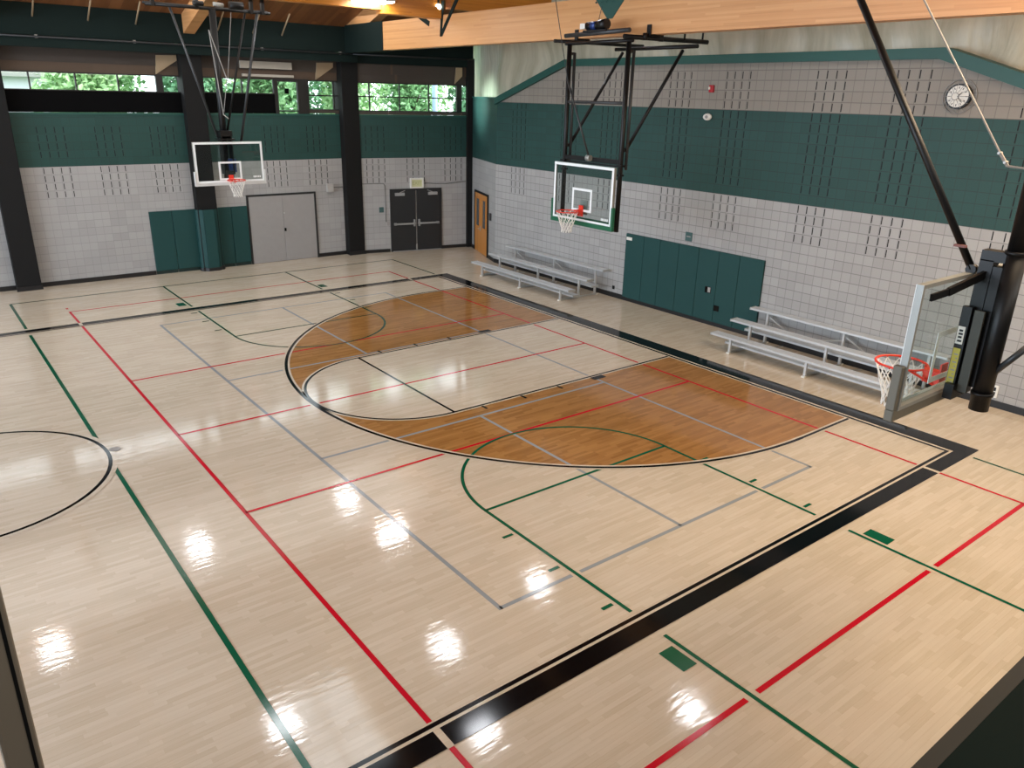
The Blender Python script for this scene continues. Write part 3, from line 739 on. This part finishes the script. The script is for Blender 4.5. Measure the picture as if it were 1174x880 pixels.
for a in ((-5.77, -5.60), (-5.59, -5.27), (-5.26, -5.09)):
    b = B()
    if a[0] == -5.77: prism(b, [(-5.77, 19.86, .05), (-5.77, 19.72, .05), (-5.6, 19.58, .05), (-5.6, 19.63, .05), (-5.725, 19.73, .05), (-5.725, 19.86, .05)], 1.8, (0, 0, 1))
    elif a[0] == -5.26: prism(b, [(-5.09, 19.86, .05), (-5.09, 19.72, .05), (-5.26, 19.58, .05), (-5.26, 19.63, .05), (-5.135, 19.73, .05), (-5.135, 19.86, .05)], 1.8, (0, 0, 1))
    else: bx(b, -5.59, -5.27, 19.57, 19.63, .05, 1.85)
    obj('pad_panel', b, M_pad, t, None, .01)
b = B(); prism(b, [(-5.79, 19.86, 0), (-5.79, 19.71, 0), (-5.6, 19.56, 0), (-5.26, 19.56, 0), (-5.07, 19.71, 0), (-5.07, 19.86, 0)], .1, (0, 0, 1)); obj('base_strip', b, M_base, t)

# ------------------------------------------------------------------ bleachers
def bleacher(y1, label):
    L = 4.57; y0 = y1-L; x0 = 1.12
    t = thing('bleacher', label, 'bleacher', (x0+.7, (y0+y1)/2, 0), 'aluminium bleachers along the side wall')
    def plank(name, x, z, w, ya, yb, par=t):
        b = B(); bx(b, x, x+w, ya, yb, z-.045, z)
        for k in range(5): bx(b, x+.01+k*(w-.03)/4, x+.02+k*(w-.03)/4, ya, yb, z, z+.004)
        o = obj(name, b, M_alum, par, None, .004)
        for yy in (ya, yb):
            b = B(); bx(b, x-.003, x+w+.003, yy-.012, yy+.012, z-.05, z+.006); obj('end_cap', b, M_alum_dull, o)
        return o
    plank('seat_plank', x0-.05, .37, .25, y0, y1); plank('seat_plank', x0+.62, .575, .25, y0, y1); plank('seat_plank', x0+1.25, .77, .25, y0+.05, y1-.05)
    plank('foot_plank', x0+.22, .17, .25, y0+.1, y1-.22); plank('foot_plank', x0+.9, .36, .25, y0+.1, y1-.22)
    for k, dy in enumerate((.5, 2.38, 4.17)):
        y = y1-dy
        b = B(); bar(b, (x0-.02, y, .02), (x0+1.42, y, .02), .05, .04)
        fr = obj('support_frame', b, M_alum_dull, t)
        for x, h in ((x0+.02, .325), (x0+.7, .53), (x0+1.32, .725)):
            b = B(); bx(b, x-.025, x+.025, y-.025, y+.025, .04, h); obj('leg', b, M_alum, fr)
        for xf in (x0-.05, x0+1.36):
            b = B(); bx(b, xf, xf+.075, y-.035, y+.035, 0, .03); obj('foot_cap', b, M_white, fr)
    b = B(); xr = x0+1.34
    for ya, yb in ((y1-.5, y1-1.4), (y1-2.38, y1-3.3)):
        bar(b, (xr, ya, .66), (xr, yb, .2), .035, .02, (1, 0, 0))
    bar(b, (xr, y1-.5, .36), (xr, y1-4.17, .36), .03, .03)
    bar(b, (xr, y1-2.38, .55), (xr, y1-1.6, .36), .035, .02, (1, 0, 0))
    bar(b, (x0+.1, y1-.5, .06), (x0+1.3, y1-1.0, .06), .03, .02); bar(b, (x0+.1, y1-2.38, .06), (x0+1.3, y1-2.9, .06), .03, .02)
    obj('cross_brace', b, M_alum_dull, t)
    return t
b1 = bleacher(15.12, 'three row aluminium bleacher at the far end near the oak doors')
b2 = dup(b1); b2.location = (b1.location.x+.07, b1.location.y-9.31, 0)
b2['label'] = 'three row aluminium bleacher on the near side of the green wall pads'

# ------------------------------------------------------------------ basketball hoops
def net_bm(cx, z0, r0=.225, r1=.11, h=.42, n=12, rows=5):
    b = B()
    def P(i, j):
        f = j/rows; r = r0+(r1-r0)*min(1, f*1.25)
        a = 2*PI*(i+.5*(j % 2))/n
        return (cx+r*math.cos(a), r*math.sin(a), z0-h*f)
    for j in range(rows):
        for i in range(n):
            p = P(i, j)
            if j % 2 == 0: qs = (P(i, j+1), P(i-1, j+1))
            else: qs = (P(i, j+1), P(i+1, j+1))
            for q_ in qs: tube(b, p, q_, .0055, 5)
    return b
def board_parts(t, M, zb, h, rimz, padmat, padh=.36, padt=.09, mark_side=1, W=1.83):
    hw_ = W/2
    b = B(); bx(b, -.02, 0, -hw_+.01, hw_-.01, zb+.01, zb+h-.01); obj('glass_pane', b, M_boardglass, t, M)
    b = B(); s = .055
    for y0, y1, z0, z1 in ((-hw_, hw_, zb, zb+s), (-hw_, hw_, zb+h-s, zb+h), (-hw_, -hw_+s, zb+s, zb+h-s), (hw_-s, hw_, zb+s, zb+h-s)): bx(b, 0, .006, y0, y1, z0, z1)
    obj('white_border', b, M_whitepaint, t, M)
    b = B()
    for y0, y1, z0, z1 in ((-hw_-.004, hw_+.004, zb-.004, zb+.03), (-hw_-.004, hw_+.004, zb+h-.03, zb+h+.004), (-hw_-.004, -hw_+.03, zb+.03, zb+h-.03), (hw_-.03, hw_+.004, zb+.03, zb+h-.03)): bx(b, -.06, -.001, y0, y1, z0, z1)
    obj('metal_frame', b, M_frame_grey, t, M)
    z0 = rimz; b = B(); s = .05
    for y0, y1, za, zz in ((-.305, .305, z0-.03, z0+.02), (-.305, .305, z0+.40, z0+.45), (-.305, -.255, z0+.02, z0+.40), (.255, .305, z0+.02, z0+.40)): bx(b, 0, .006, y0, y1, za, zz)
    obj('target_square', b, M_whitepaint, t, M)
    # U-shaped edge padding
    b = B(); e = padt
    bx(b, -.05, .03, -hw_-e*.6, hw_+e*.6, zb-e, zb); bx(b, -.05, .03, -hw_-e*.6, -hw_, zb, zb+padh); bx(b, -.05, .03, hw_, hw_+e*.6, zb, zb+padh)
    bx(b, .004, .03, -hw_, hw_, zb-e*.3, zb+.012)
    obj('edge_padding', b, padmat, t, M, .01)
    # rim, bracket, braces
    b = B(); cx = .40
    ring(b, (cx, 0, rimz), .23, .011)
    bx(b, .005, .02, -.065, .065, rimz-.13, rimz+.10); bx(b, .02, .17, -.055, .055, rimz-.02, rimz+.012)
    for s_ in (-1, 1): bar(b, (.02, s_*.05, rimz-.12), (.24, s_*.14, rimz-.012), .012, .02); bx(b, .02, .16, s_*.052, s_*.06, rimz-.1, rimz)
    for k in range(12): tube(b, (cx+.226*math.cos(k*PI/6), .226*math.sin(k*PI/6), rimz-.022), (cx+.226*math.cos(k*PI/6), .226*math.sin(k*PI/6), rimz), .007, 5)
    rim = obj('rim', b, M_orange, t, M)
    obj('net', net_bm(cx, rimz-.015), M_net, rim, M)
    # small maker's mark strokes near a lower corner, too small to read
    b = B(); y = mark_side*(hw_-.30)
    for k, w_ in enumerate((.03, .05, .035, .035, .045)):
        bx(b, .0005, .004, y, y+mark_side*w_*.7 if mark_side > 0 else y, zb+.10, zb+.15) if mark_side > 0 else bx(b, .0005, .004, y-w_*.7, y, zb+.10, zb+.15)
        y += mark_side*(w_+.005)
    obj('board_marking', b, M_whitepaint, t, M)

# main hoop hung under the long beam
HY = 7.76; t = thing('basketball_hoop', 'ceiling hung glass hoop with green padding and twin black posts', 'basketball hoop', (-1.2, HY, 4.3), 'basketball hoops')
Mm = Matrix.Translation((-1.22, HY, 0)) @ Matrix.Rotation(PI, 4, 'Z')
board_parts(t, Mm, 2.755, 1.185, 3.0, M_padgreen, .40, .085, mark_side=1)
px = -1.10; pl, pr = 8.50, 6.80; ZT = 6.28
for y, z0 in ((pl, 2.75), (pr, 2.66)):
    b = B(); tube(b, (px, y, z0), (px, y, ZT), .05, 14); p = obj('post', b, M_tube, t)
    b = B(); tube(b, (px+.12, y-.03, 3.9), (px+.12, y-.03, ZT-.15), .032, 10); tube(b, (px, y, ZT-.17), (px+.12, y-.03, ZT-.17), .03, 8); obj('guide_tube', b, M_tube2, p)
    b = B(); bx(b, px-.06, px+.06, y-.06, y+.06, 3.96, 4.0); obj('clamp', b, M_tube, p)
    b = B(); bx(b, px-.055, px+.055, y-.055, y+.055, 3.78, 3.82); obj('clamp', b, M_tube, p)
b = B(); tube(b, (px, pl, 5.17), (px, pr, 5.17), .032); obj('cross_tube', b, M_tube2, t)
b = B(); bar(b, (px, pl, 4.05), (px, pr, 4.05), .06, .09); bar(b, (px, pl, 3.97), (px, pr, 3.97), .04, .03); obj('lower_cross_bar', b, M_tube, t)
b = B(); tube(b, (px, pl, 3.35), (px, pr, 3.35), .0, 4) if False else bx(b, px-.06, px-.04, HY-.1, HY+.1, 2.9, 3.2); bx(b, px-.10, px-.06, HY-.07, HY+.07, 2.92, 3.1); obj('rim_mount', b, M_frame_grey, t)
b = B(); bar(b, (px, pl, 2.80), (px, pr, 2.80), .05, .04); obj('bottom_rail', b, M_padgreen, t)
for y in (pl, pr):
    b = B(); tube(b, (px+.12, y, 4.29), (.46, y, 6.2), .036); tube(b, (px, y, 4.29), (px+.14, y, 4.29), .04, 8); obj('back_brace', b, M_tube, t)
b = B(); tube(b, (px, 8.62, 6.30), (px, 6.70, 6.30), .035); obj('top_tube', b, M_tube, t)
b = B(); tube(b, (.46, 8.72, 6.27), (.46, 6.42, 6.27), .04); obj('rear_tube', b, M_tube, t)
b = B(); tube(b, (-1.1, 9.0, 6.37), (1.2, 8.6, 6.37), .036); obj('hanger_tube', b, M_tube, t)
b = B(); tube(b, (-1.2, 6.85, 6.37), (.9, 6.55, 6.37), .045)
for x in (-.75, -.3): tube(b, (x, 6.72, 6.32), (x, 6.72, 6.45), .05, 10)
for x in (.25, .8): tube(b, (x, 6.6, 6.37), (x, 6.6, 6.6), .02, 8)
obj('hanger_tube', b, M_tube, t)
b = B(); tube(b, (-1.30, 8.42, 6.43), (-1.36, 6.55, 6.46), .042); obj('winch_tube', b, M_tube2, t)
for y, x in ((8.75, -.53), (6.68, -.53)):
    b = B(); bx(b, x-.18, x+.18, y-.05, y+.05, 6.395, 6.43); bx(b, x-.18, x-.16, y-.05, y+.05, 6.43, 6.60); obj('beam_clamp', b, M_tube, t)
b = B(); tube(b, (-1.32, 7.75, 6.58), (-1.32, 7.42, 6.58), .075, 16); tube(b, (-1.32, 7.42, 6.58), (-1.32, 7.2, 6.6), .095, 16); bx(b, -1.4, -1.24, 7.15, 7.8, 6.46, 6.50); mo = obj('winch_motor', b, M_tube, t)
b = B(); tube(b, (-1.32, 7.62, 6.58), (-1.32, 7.48, 6.58), .079, 16); obj('motor_band', b, M_motor, mo)
b = B(); bx(b, -1.37, -1.27, 7.78, 7.92, 6.53, 6.63); obj('control_box', b, M_white, mo)
b = B(); tube(b, (-1.6, 8.45, 7.15), (-1.28, 8.32, 5.6), .008, 6); tube(b, (-1.28, 8.32, 5.6), (-1.18, 7.66, 4.10), .02, 8); obj('lift_cable', b, M_tube2, t)
b = B(); tube(b, (-1.18, 7.72, 4.08), (-1.18, 7.60, 4.08), .06, 12); obj('pulley', b, M_frame_grey, t)

# far hoop over the cross court
HX = -5.51; t = thing('basketball_hoop', 'ceiling hung glass hoop with white padding in front of the back wall column', 'basketball hoop', (HX, 17.2, 4.3), 'basketball hoops')
Mf = Matrix.Translation((HX, 17.03, 0)) @ Matrix.Rotation(-PI/2, 4, 'Z')
board_parts(t, Mf, 2.90, 1.04, 2.99, M_padwhite, .30, .075, mark_side=1)
ym = 17.32
b = B(); tube(b, (HX, ym, 2.95), (HX+.04, ym, 7.15), .085, 16); mst = obj('mast', b, M_tube, t)
b = B(); bx(b, HX-.2, HX+.2, 17.0, ym+.1, 3.99, 4.02); bx(b, HX-.2, HX+.55, ym-.02, ym+.1, 3.84, 3.90); bx(b, HX-.16, HX+.16, 17.05, ym+.1, 4.08, 4.22); bx(b, HX-.14, HX-.11, 17.06, ym, 3.1, 4.1); bx(b, HX+.11, HX+.14, 17.06, ym, 3.1, 4.1); obj('mount_bracket', b, M_tube, t)
b = B(); bx(b, HX+.0, HX+.2, 17.1, 17.16, 3.15, 3.5); obj('height_adjuster', b, M_motor, t)
b = B(); bx(b, HX-.1, HX+.1, 17.055, 17.08, 2.93, 3.2); obj('rim_mount', b, M_tube2, t)
b = B(); tube(b, (-5.62, ym, 3.9), (-6.5, ym+.05, 7.15), .03); obj('side_brace', b, M_tube2, t)
b = B(); tube(b, (-5.03, ym+.05, 3.9), (-4.3, ym, 7.15), .036); obj('side_brace', b, M_tube2, t)
b = B(); tube(b, (-5.45, ym+.05, 3.9), (-4.6, ym+.05, 7.15), .028); obj('side_brace', b, M_tube, t)
b = B(); tube(b, (-7.08, ym, 7.16), (-3.95, ym, 7.16), .04); tube(b, (-7.08, ym+.2, 7.2), (-3.95, ym+.2, 7.2), .03); obj('hanger_tube', b, M_tube, t)
for x in (-6.9, -5.85, -4.45, -4.15):
    b = B(); bx(b, x-.04, x+.04, ym-.05, ym+.05, 7.12, rz(ym)); obj('hanger_clamp', b, M_tube, t)
b = B(); tube(b, (-6.0, 17.1, 7.24), (-5.75, 17.1, 7.24), .06, 12); obj('cable_drum', b, M_tube, t)
b = B(); tube(b, (-5.1, 17.1, 7.26), (-4.75, 17.1, 7.26), .09, 14); mo = obj('winch_motor', b, M_tube, t)
b = B(); tube(b, (-5.5, 17.1, 7.26), (-5.25, 17.1, 7.24), .05, 12); obj('motor_cap', b, M_frame_grey, mo)
b = B(); tube(b, (-5.68, 17.1, 6.65), (-5.52, 17.1, 4.62), .012, 6); tube(b, (-5.68, 17.1, 6.65), (-5.34, 17.1, 5.5), .012, 6); tube(b, (-5.34, 17.1, 5.5), (-5.5, 17.1, 4.7), .009, 6); tube(b, (-5.52, 17.1, 4.62), (-5.4, 17.08, 4.52), .014, 6); tube(b, (-5.05, 17.15, 7.1), (-5.3, 17.15, 5.5), .008, 6); obj('lift_cable', b, M_cable, t)

# near hoop seen from the side
NX = -5.42; NY = -1.82; t = thing('basketball_hoop', 'near hoop seen edge on with khaki padding and thick black mast', 'basketball hoop', (NX, NY, 4.0), 'basketball hoops')
Mn = Matrix.Translation((NX, NY+.06, 0)) @ Matrix.Rotation(PI/2, 4, 'Z')
board_parts(t, Mn, 2.80, 1.09, 2.93, M_padkhaki, .40, .10, mark_side=-1)
my = NY-.29
b = B(); tube(b, (NX, my, 2.70), (NX, my, 4.12), .081, 20); tube(b, (NX, my, 4.12), (NX, my, rz(my)), .078, 20); obj('mast', b, M_tube, t)
b = B(); tube(b, (NX, my, 4.10), (NX, my, 4.13), .092, 20); bx(b, NX-.06, NX+.06, my, NY-.04, 4.02, 4.11); obj('mast_collar', b, M_tube, t)
b = B(); tube(b, (NX, my, 2.84), (NX, my, 2.87), .092, 20); obj('mast_collar', b, M_tube, t)
b = B(); bx(b, NX-.06, NX+.06, NY-.15, NY-.04, 2.82, 4.03); bx(b, NX-.2, NX+.2, NY-.12, NY-.04, 2.78, 2.92); obj('back_frame', b, M_tube, t)
b = B(); bx(b, NX-.05, NX+.05, my+.03, NY-.12, 2.9, 3.98); obj('link_plate', b, M_tube, t)
b = B(); bx(b, NX-.14, NX-.09, NY-.10, NY-.02, 2.86, 3.62); obj('label_post', b, M_tube, t)
b = B(); bx(b, NX-.145, NX-.14, NY-.085, NY-.025, 3.28, 3.44); lb = obj('maker_label', b, M_white, t)
b = B()
for k, z in enumerate((3.30, 3.335, 3.365, 3.395)): bx(b, NX-.147, NX-.145, NY-.075+.004*(k % 2), NY-.04, z, z+.018)
obj('label_print', b, M_tube, lb)
b = B(); bx(b, NX-.145, NX-.14, NY-.085, NY-.025, 2.89, 3.24); lb = obj('caution_label', b, M_yellow, t)
b = B()
for k in range(8): bx(b, NX-.147, NX-.145, NY-.075, NY-.06+.02*(k % 2), 2.92+.037*k, 2.932+.037*k)
obj('label_print', b, M_boxgrey, lb)
b = B(); bx(b, NX-.125, NX-.10, NY-.20, NY-.12, 2.85, 3.6); obj('height_adjuster', b, plain('olive_steel', (60, 60, 52), .5), t)
b = B(); bar(b, (NX-.80, NY-.02, 3.78), (NX-.55, NY-.04, 3.80), .02, .06); bar(b, (NX-.55, NY-.04, 3.80), (NX-.05, NY-.10, 3.90), .03, .07); obj('support_arm', b, M_tube, t)
b = B(); bar(b, (NX+.80, NY-.02, 3.78), (NX+.55, NY-.04, 3.80), .02, .06); bar(b, (NX+.55, NY-.04, 3.80), (NX+.05, NY-.10, 3.90), .03, .07); obj('support_arm', b, M_tube, t)
b = B(); tube(b, (NX, -1.79, 3.92), (NX, -.26, 6.26), .032); tube(b, (NX-.03, -1.79, 3.92), (NX+.03, -1.79, 3.92), .045, 10); obj('front_strut', b, M_tube, t)
b = B(); bx(b, NX-.06, NX-.02, -1.72, -1.62, 4.10, 4.12); obj('strut_tag', b, plain('tag_rust', (120, 72, 66), .6), t)
b = B(); tube(b, (NX, my-.05, 3.06), (NX, my-.25, 3.35), .028); tube(b, (NX, my-.25, 3.35), (NX, -5.0, 6.6), .028); tube(b, (NX, my+.15, 3.1), (NX, my-.08, 3.05), .018); obj('rear_strut', b, M_tube2, t)
b = B(); tube(b, (NX, -.78, 6.3), (NX, -1.80, 4.90), .008, 6); tube(b, (NX, -1.80, 4.90), (NX, -1.88, 4.80), .014, 6); tube(b, (NX, -1.88, 4.80), (NX, my+.05, 4.79), .01, 6); obj('lift_cable', b, M_cable, t)
for i in range(2):
    b = B(); tube(b, (NX-.03, -1.80-.06*i, 4.90-.07*i), (NX+.03, -1.80-.06*i, 4.90-.07*i), .012, 8); obj('turnbuckle', b, M_cable, t)

# ------------------------------------------------------------------ foreground: balcony edge and railing post
b = B(); bx(b, -29, 2.6, -9, -4.30, 3.5, 3.86)
bal = struct(obj('trim_15', b, M_capgreen), 'dark green balcony edge at the near side')
b = B(); bx(b, -29, 2.6, -4.272, -4.245, 3.5, 4.20); struct(obj('nosing', b, M_capgrey, bal), 'grey metal nosing')
b = B(); bx(b, -29, 2.6, -9, -4.2722, 3.861, 4.20); struct(obj('balcony_cap', b, M_capgreen, bal))
t = thing('railing_post', 'weathered grey brown railing post at the lower left edge', 'post', (-12.77, -3.9, 4.2))
b = B(); bx(b, -12.785, -12.757, -3.93, -3.88, 3.5, 5.0); obj('post_body', b, M_postwood, t, None, .004)
b = B(); bx(b, -12.764, -12.761, -3.931, -3.93, 4.3, 4.86); obj('post_groove', b, M_tube, t)
b = B(); bx(b, -12.82, -12.73, -4.246, -3.87, 3.9, 3.93); obj('base_bracket', b, M_capgrey, t)
b = B(); tube(b, (-12.79, -3.905, 4.74), (-12.83, -3.905, 4.72), .004, 6); tube(b, (-12.81, -3.905, 4.72), (-12.81, -3.905, 4.85), .0015, 6); obj('cable_fitting', b, M_tube2, t)

# ------------------------------------------------------------------ outside
b = B(); bx(b, -60, 60, 20.6, 90, -1.2, -1.0); struct(obj('ground', b, M_ground), 'ground outside the windows')
def tree(x, y, h, r, mi, label):
    t = thing('tree', label, 'tree', (x, y, -1), 'trees beyond the windows')
    b = B(); tube(b, (x, y, -1), (x+.1, y, h*.7), .18, 10, .08)
    for k in range(5):
        a = random.random()*6.28; tube(b, (x+.05, y, h*.3+k*.6), (x+r*.6*math.cos(a), y+r*.6*math.sin(a), h*.45+k*.6), .05, 6, .02)
    obj('trunk', b, M_bark, t)
    b = B()
    for i in range(3600):
        d = Vector((random.gauss(0, 1), random.gauss(0, 1), random.gauss(0, 1))).normalized()*random.random()**.45
        lump = .82+.18*math.sin(5*d.x+x)*math.sin(4*d.z+y)
        c = Vector((x+d.x*r*lump, y+d.y*r*lump, 1.2+(h-1.2)*(.5+.5*d.z*lump))); s = random.uniform(.16, .34)
        R = Matrix.Rotation(random.random()*6.28, 3, Vector((random.gauss(0, 1), random.gauss(0, 1), random.gauss(0, 1))).normalized())
        vs = [b.verts.new(c+R @ Vector(p)*s) for p in ((-.5, 0, 0), (0, -.32, .1), (.6, 0, 0), (0, .32, .1))]
        b.faces.new(vs)
    obj('foliage', b, M_leaf[mi], t)
for a in ((-6.9, 27.6, 8.4, 1.75, 1, 'light green tree behind the left window bay'), (-3.4, 26.8, 9.5, 1.7, 2, 'deep green tree behind the far hoop windows'), (-.1, 27.4, 9, 1.55, 0, 'leafy green tree behind the tall glazed opening'),
          (3.1, 26.8, 10, 1.6, 1, 'light green tree seen at the left of the gridded window'), (6.3, 27.4, 10, 1.6, 0, 'leafy green tree in the middle of the gridded window'), (9.6, 26.8, 10, 1.65, 2, 'deep green tree seen at the right of the gridded window'),
          (-5.2, 32.2, 9.5, 2.1, 0, 'leafy green tree further back behind the left bay'), (-.6, 32.6, 10.5, 2.3, 1, 'light green tree further back behind the openings'), (4.4, 32.4, 11, 2.5, 2, 'tall deep green tree further back behind the gridded window'), (9.8, 32.8, 11.5, 2.7, 1, 'broad light green tree further back beyond the window corner'),
          (-9.6, 35.5, 6.6, 1.7, 0, 'small tree standing before the pale building')):
    tree(*a)
t = thing('building', 'pale building beyond the left window bay', 'building', (-14, 44, -1))
b = B(); bx(b, -24, -3, 42, 50, -1, 5.6); obj('building_wall', b, M_bldg, t)
b = B(); bx(b, -24.5, -2.5, 41.5, 50.5, 5.6, 5.95); obj('roof_edge', b, M_frame_grey, t)
b = B(); tube(b, (4.55, 22.6, -1), (4.55, 22.6, 9), .10, 12); tag(obj('utility_pole', b, M_polepale, None, None, 0, (4.55, 22.6, -1)), 'pale bluish pole standing outside the gridded window', 'pole')

# ------------------------------------------------------------------ light
w = bpy.data.worlds.new('sky'); bpy.context.scene.world = w; w.use_nodes = True
bg = w.node_tree.nodes['Background']; bg.inputs[0].default_value = (.86, .93, 1., 1); bg.inputs[1].default_value = 4.0
def area(name, loc, rot, sx, sy, e, c):
    l = bpy.data.lights.new(name, 'AREA'); l.shape = 'RECTANGLE'; l.size = sx; l.size_y = sy; l.energy = e; l.color = c
    o = bpy.data.objects.new(name, l); C.objects.link(o); o.location = loc; o.rotation_euler = rot; return o
area('daylight_side_windows', (-27, 8, 4.5), (0, -PI/2*.9, 0), 5, 18, 3300, (.72, .85, 1.))  # added cool fill from the left; no windows are built there
area('balcony_lamps', (-8, -6.2, 6.3), (PI*.30, 0, 0), 18, 1.2, 260, (1., .95, .88))  # unseen fill added behind the camera for the post and near side
area('roof_lamps_left', (-16.5, 8, 8.0), (0, 0, 0), 9, 15, 140, (.74, .86, 1.))  # added overhead fill that cools the left of the floor
for x in (-18, -23):
    for y in (2, 8, 14): area('hall_lamp', (x, y, 7.3), (0, 0, 0), .6, .6, 60, (.86, .93, 1.))  # extra area lights added out of view to even the lighting
area('hall_lamp', (-2.2, -2.8, 7.4), (.22, 0, 0), 8, 2.4, 760, (1., .78, .54))  # warm fill added to brighten the near right floor
area('far_roof_lamps', (-6.5, 16.9, 7.4), (0, 0, 0), 13, 5.5, 270, (1., .95, .88))  # broad soft fill added to lift the far floor

l = bpy.data.lights.new('sun', 'SUN'); l.energy = 3.6; l.angle = .02; l.color = (1., .95, .86)
o = bpy.data.objects.new('sun', l); C.objects.link(o); o.rotation_euler = Vector((-.72, .45, -.55)).to_track_quat('-Z', 'Y').to_euler()
l = bpy.data.lights.new('window_glow', 'SPOT'); l.energy = 480; l.color = (.70, 1., .95); l.spot_size = .85; l.spot_blend = .8; l.shadow_soft_size = .3  # added spot standing in for daylight on the corner wall
o = bpy.data.objects.new('window_glow', l); C.objects.link(o); o.location = (1.4, 18.9, 5.35); o.rotation_euler = (Vector((3.3, 17.9, 4.95))-o.location).to_track_quat('-Z', 'Y').to_euler()
sc = bpy.context.scene
sc.view_settings.view_transform = 'Standard'; sc.view_settings.look = 'None'; sc.view_settings.exposure = .22; sc.view_settings.gamma = 1.
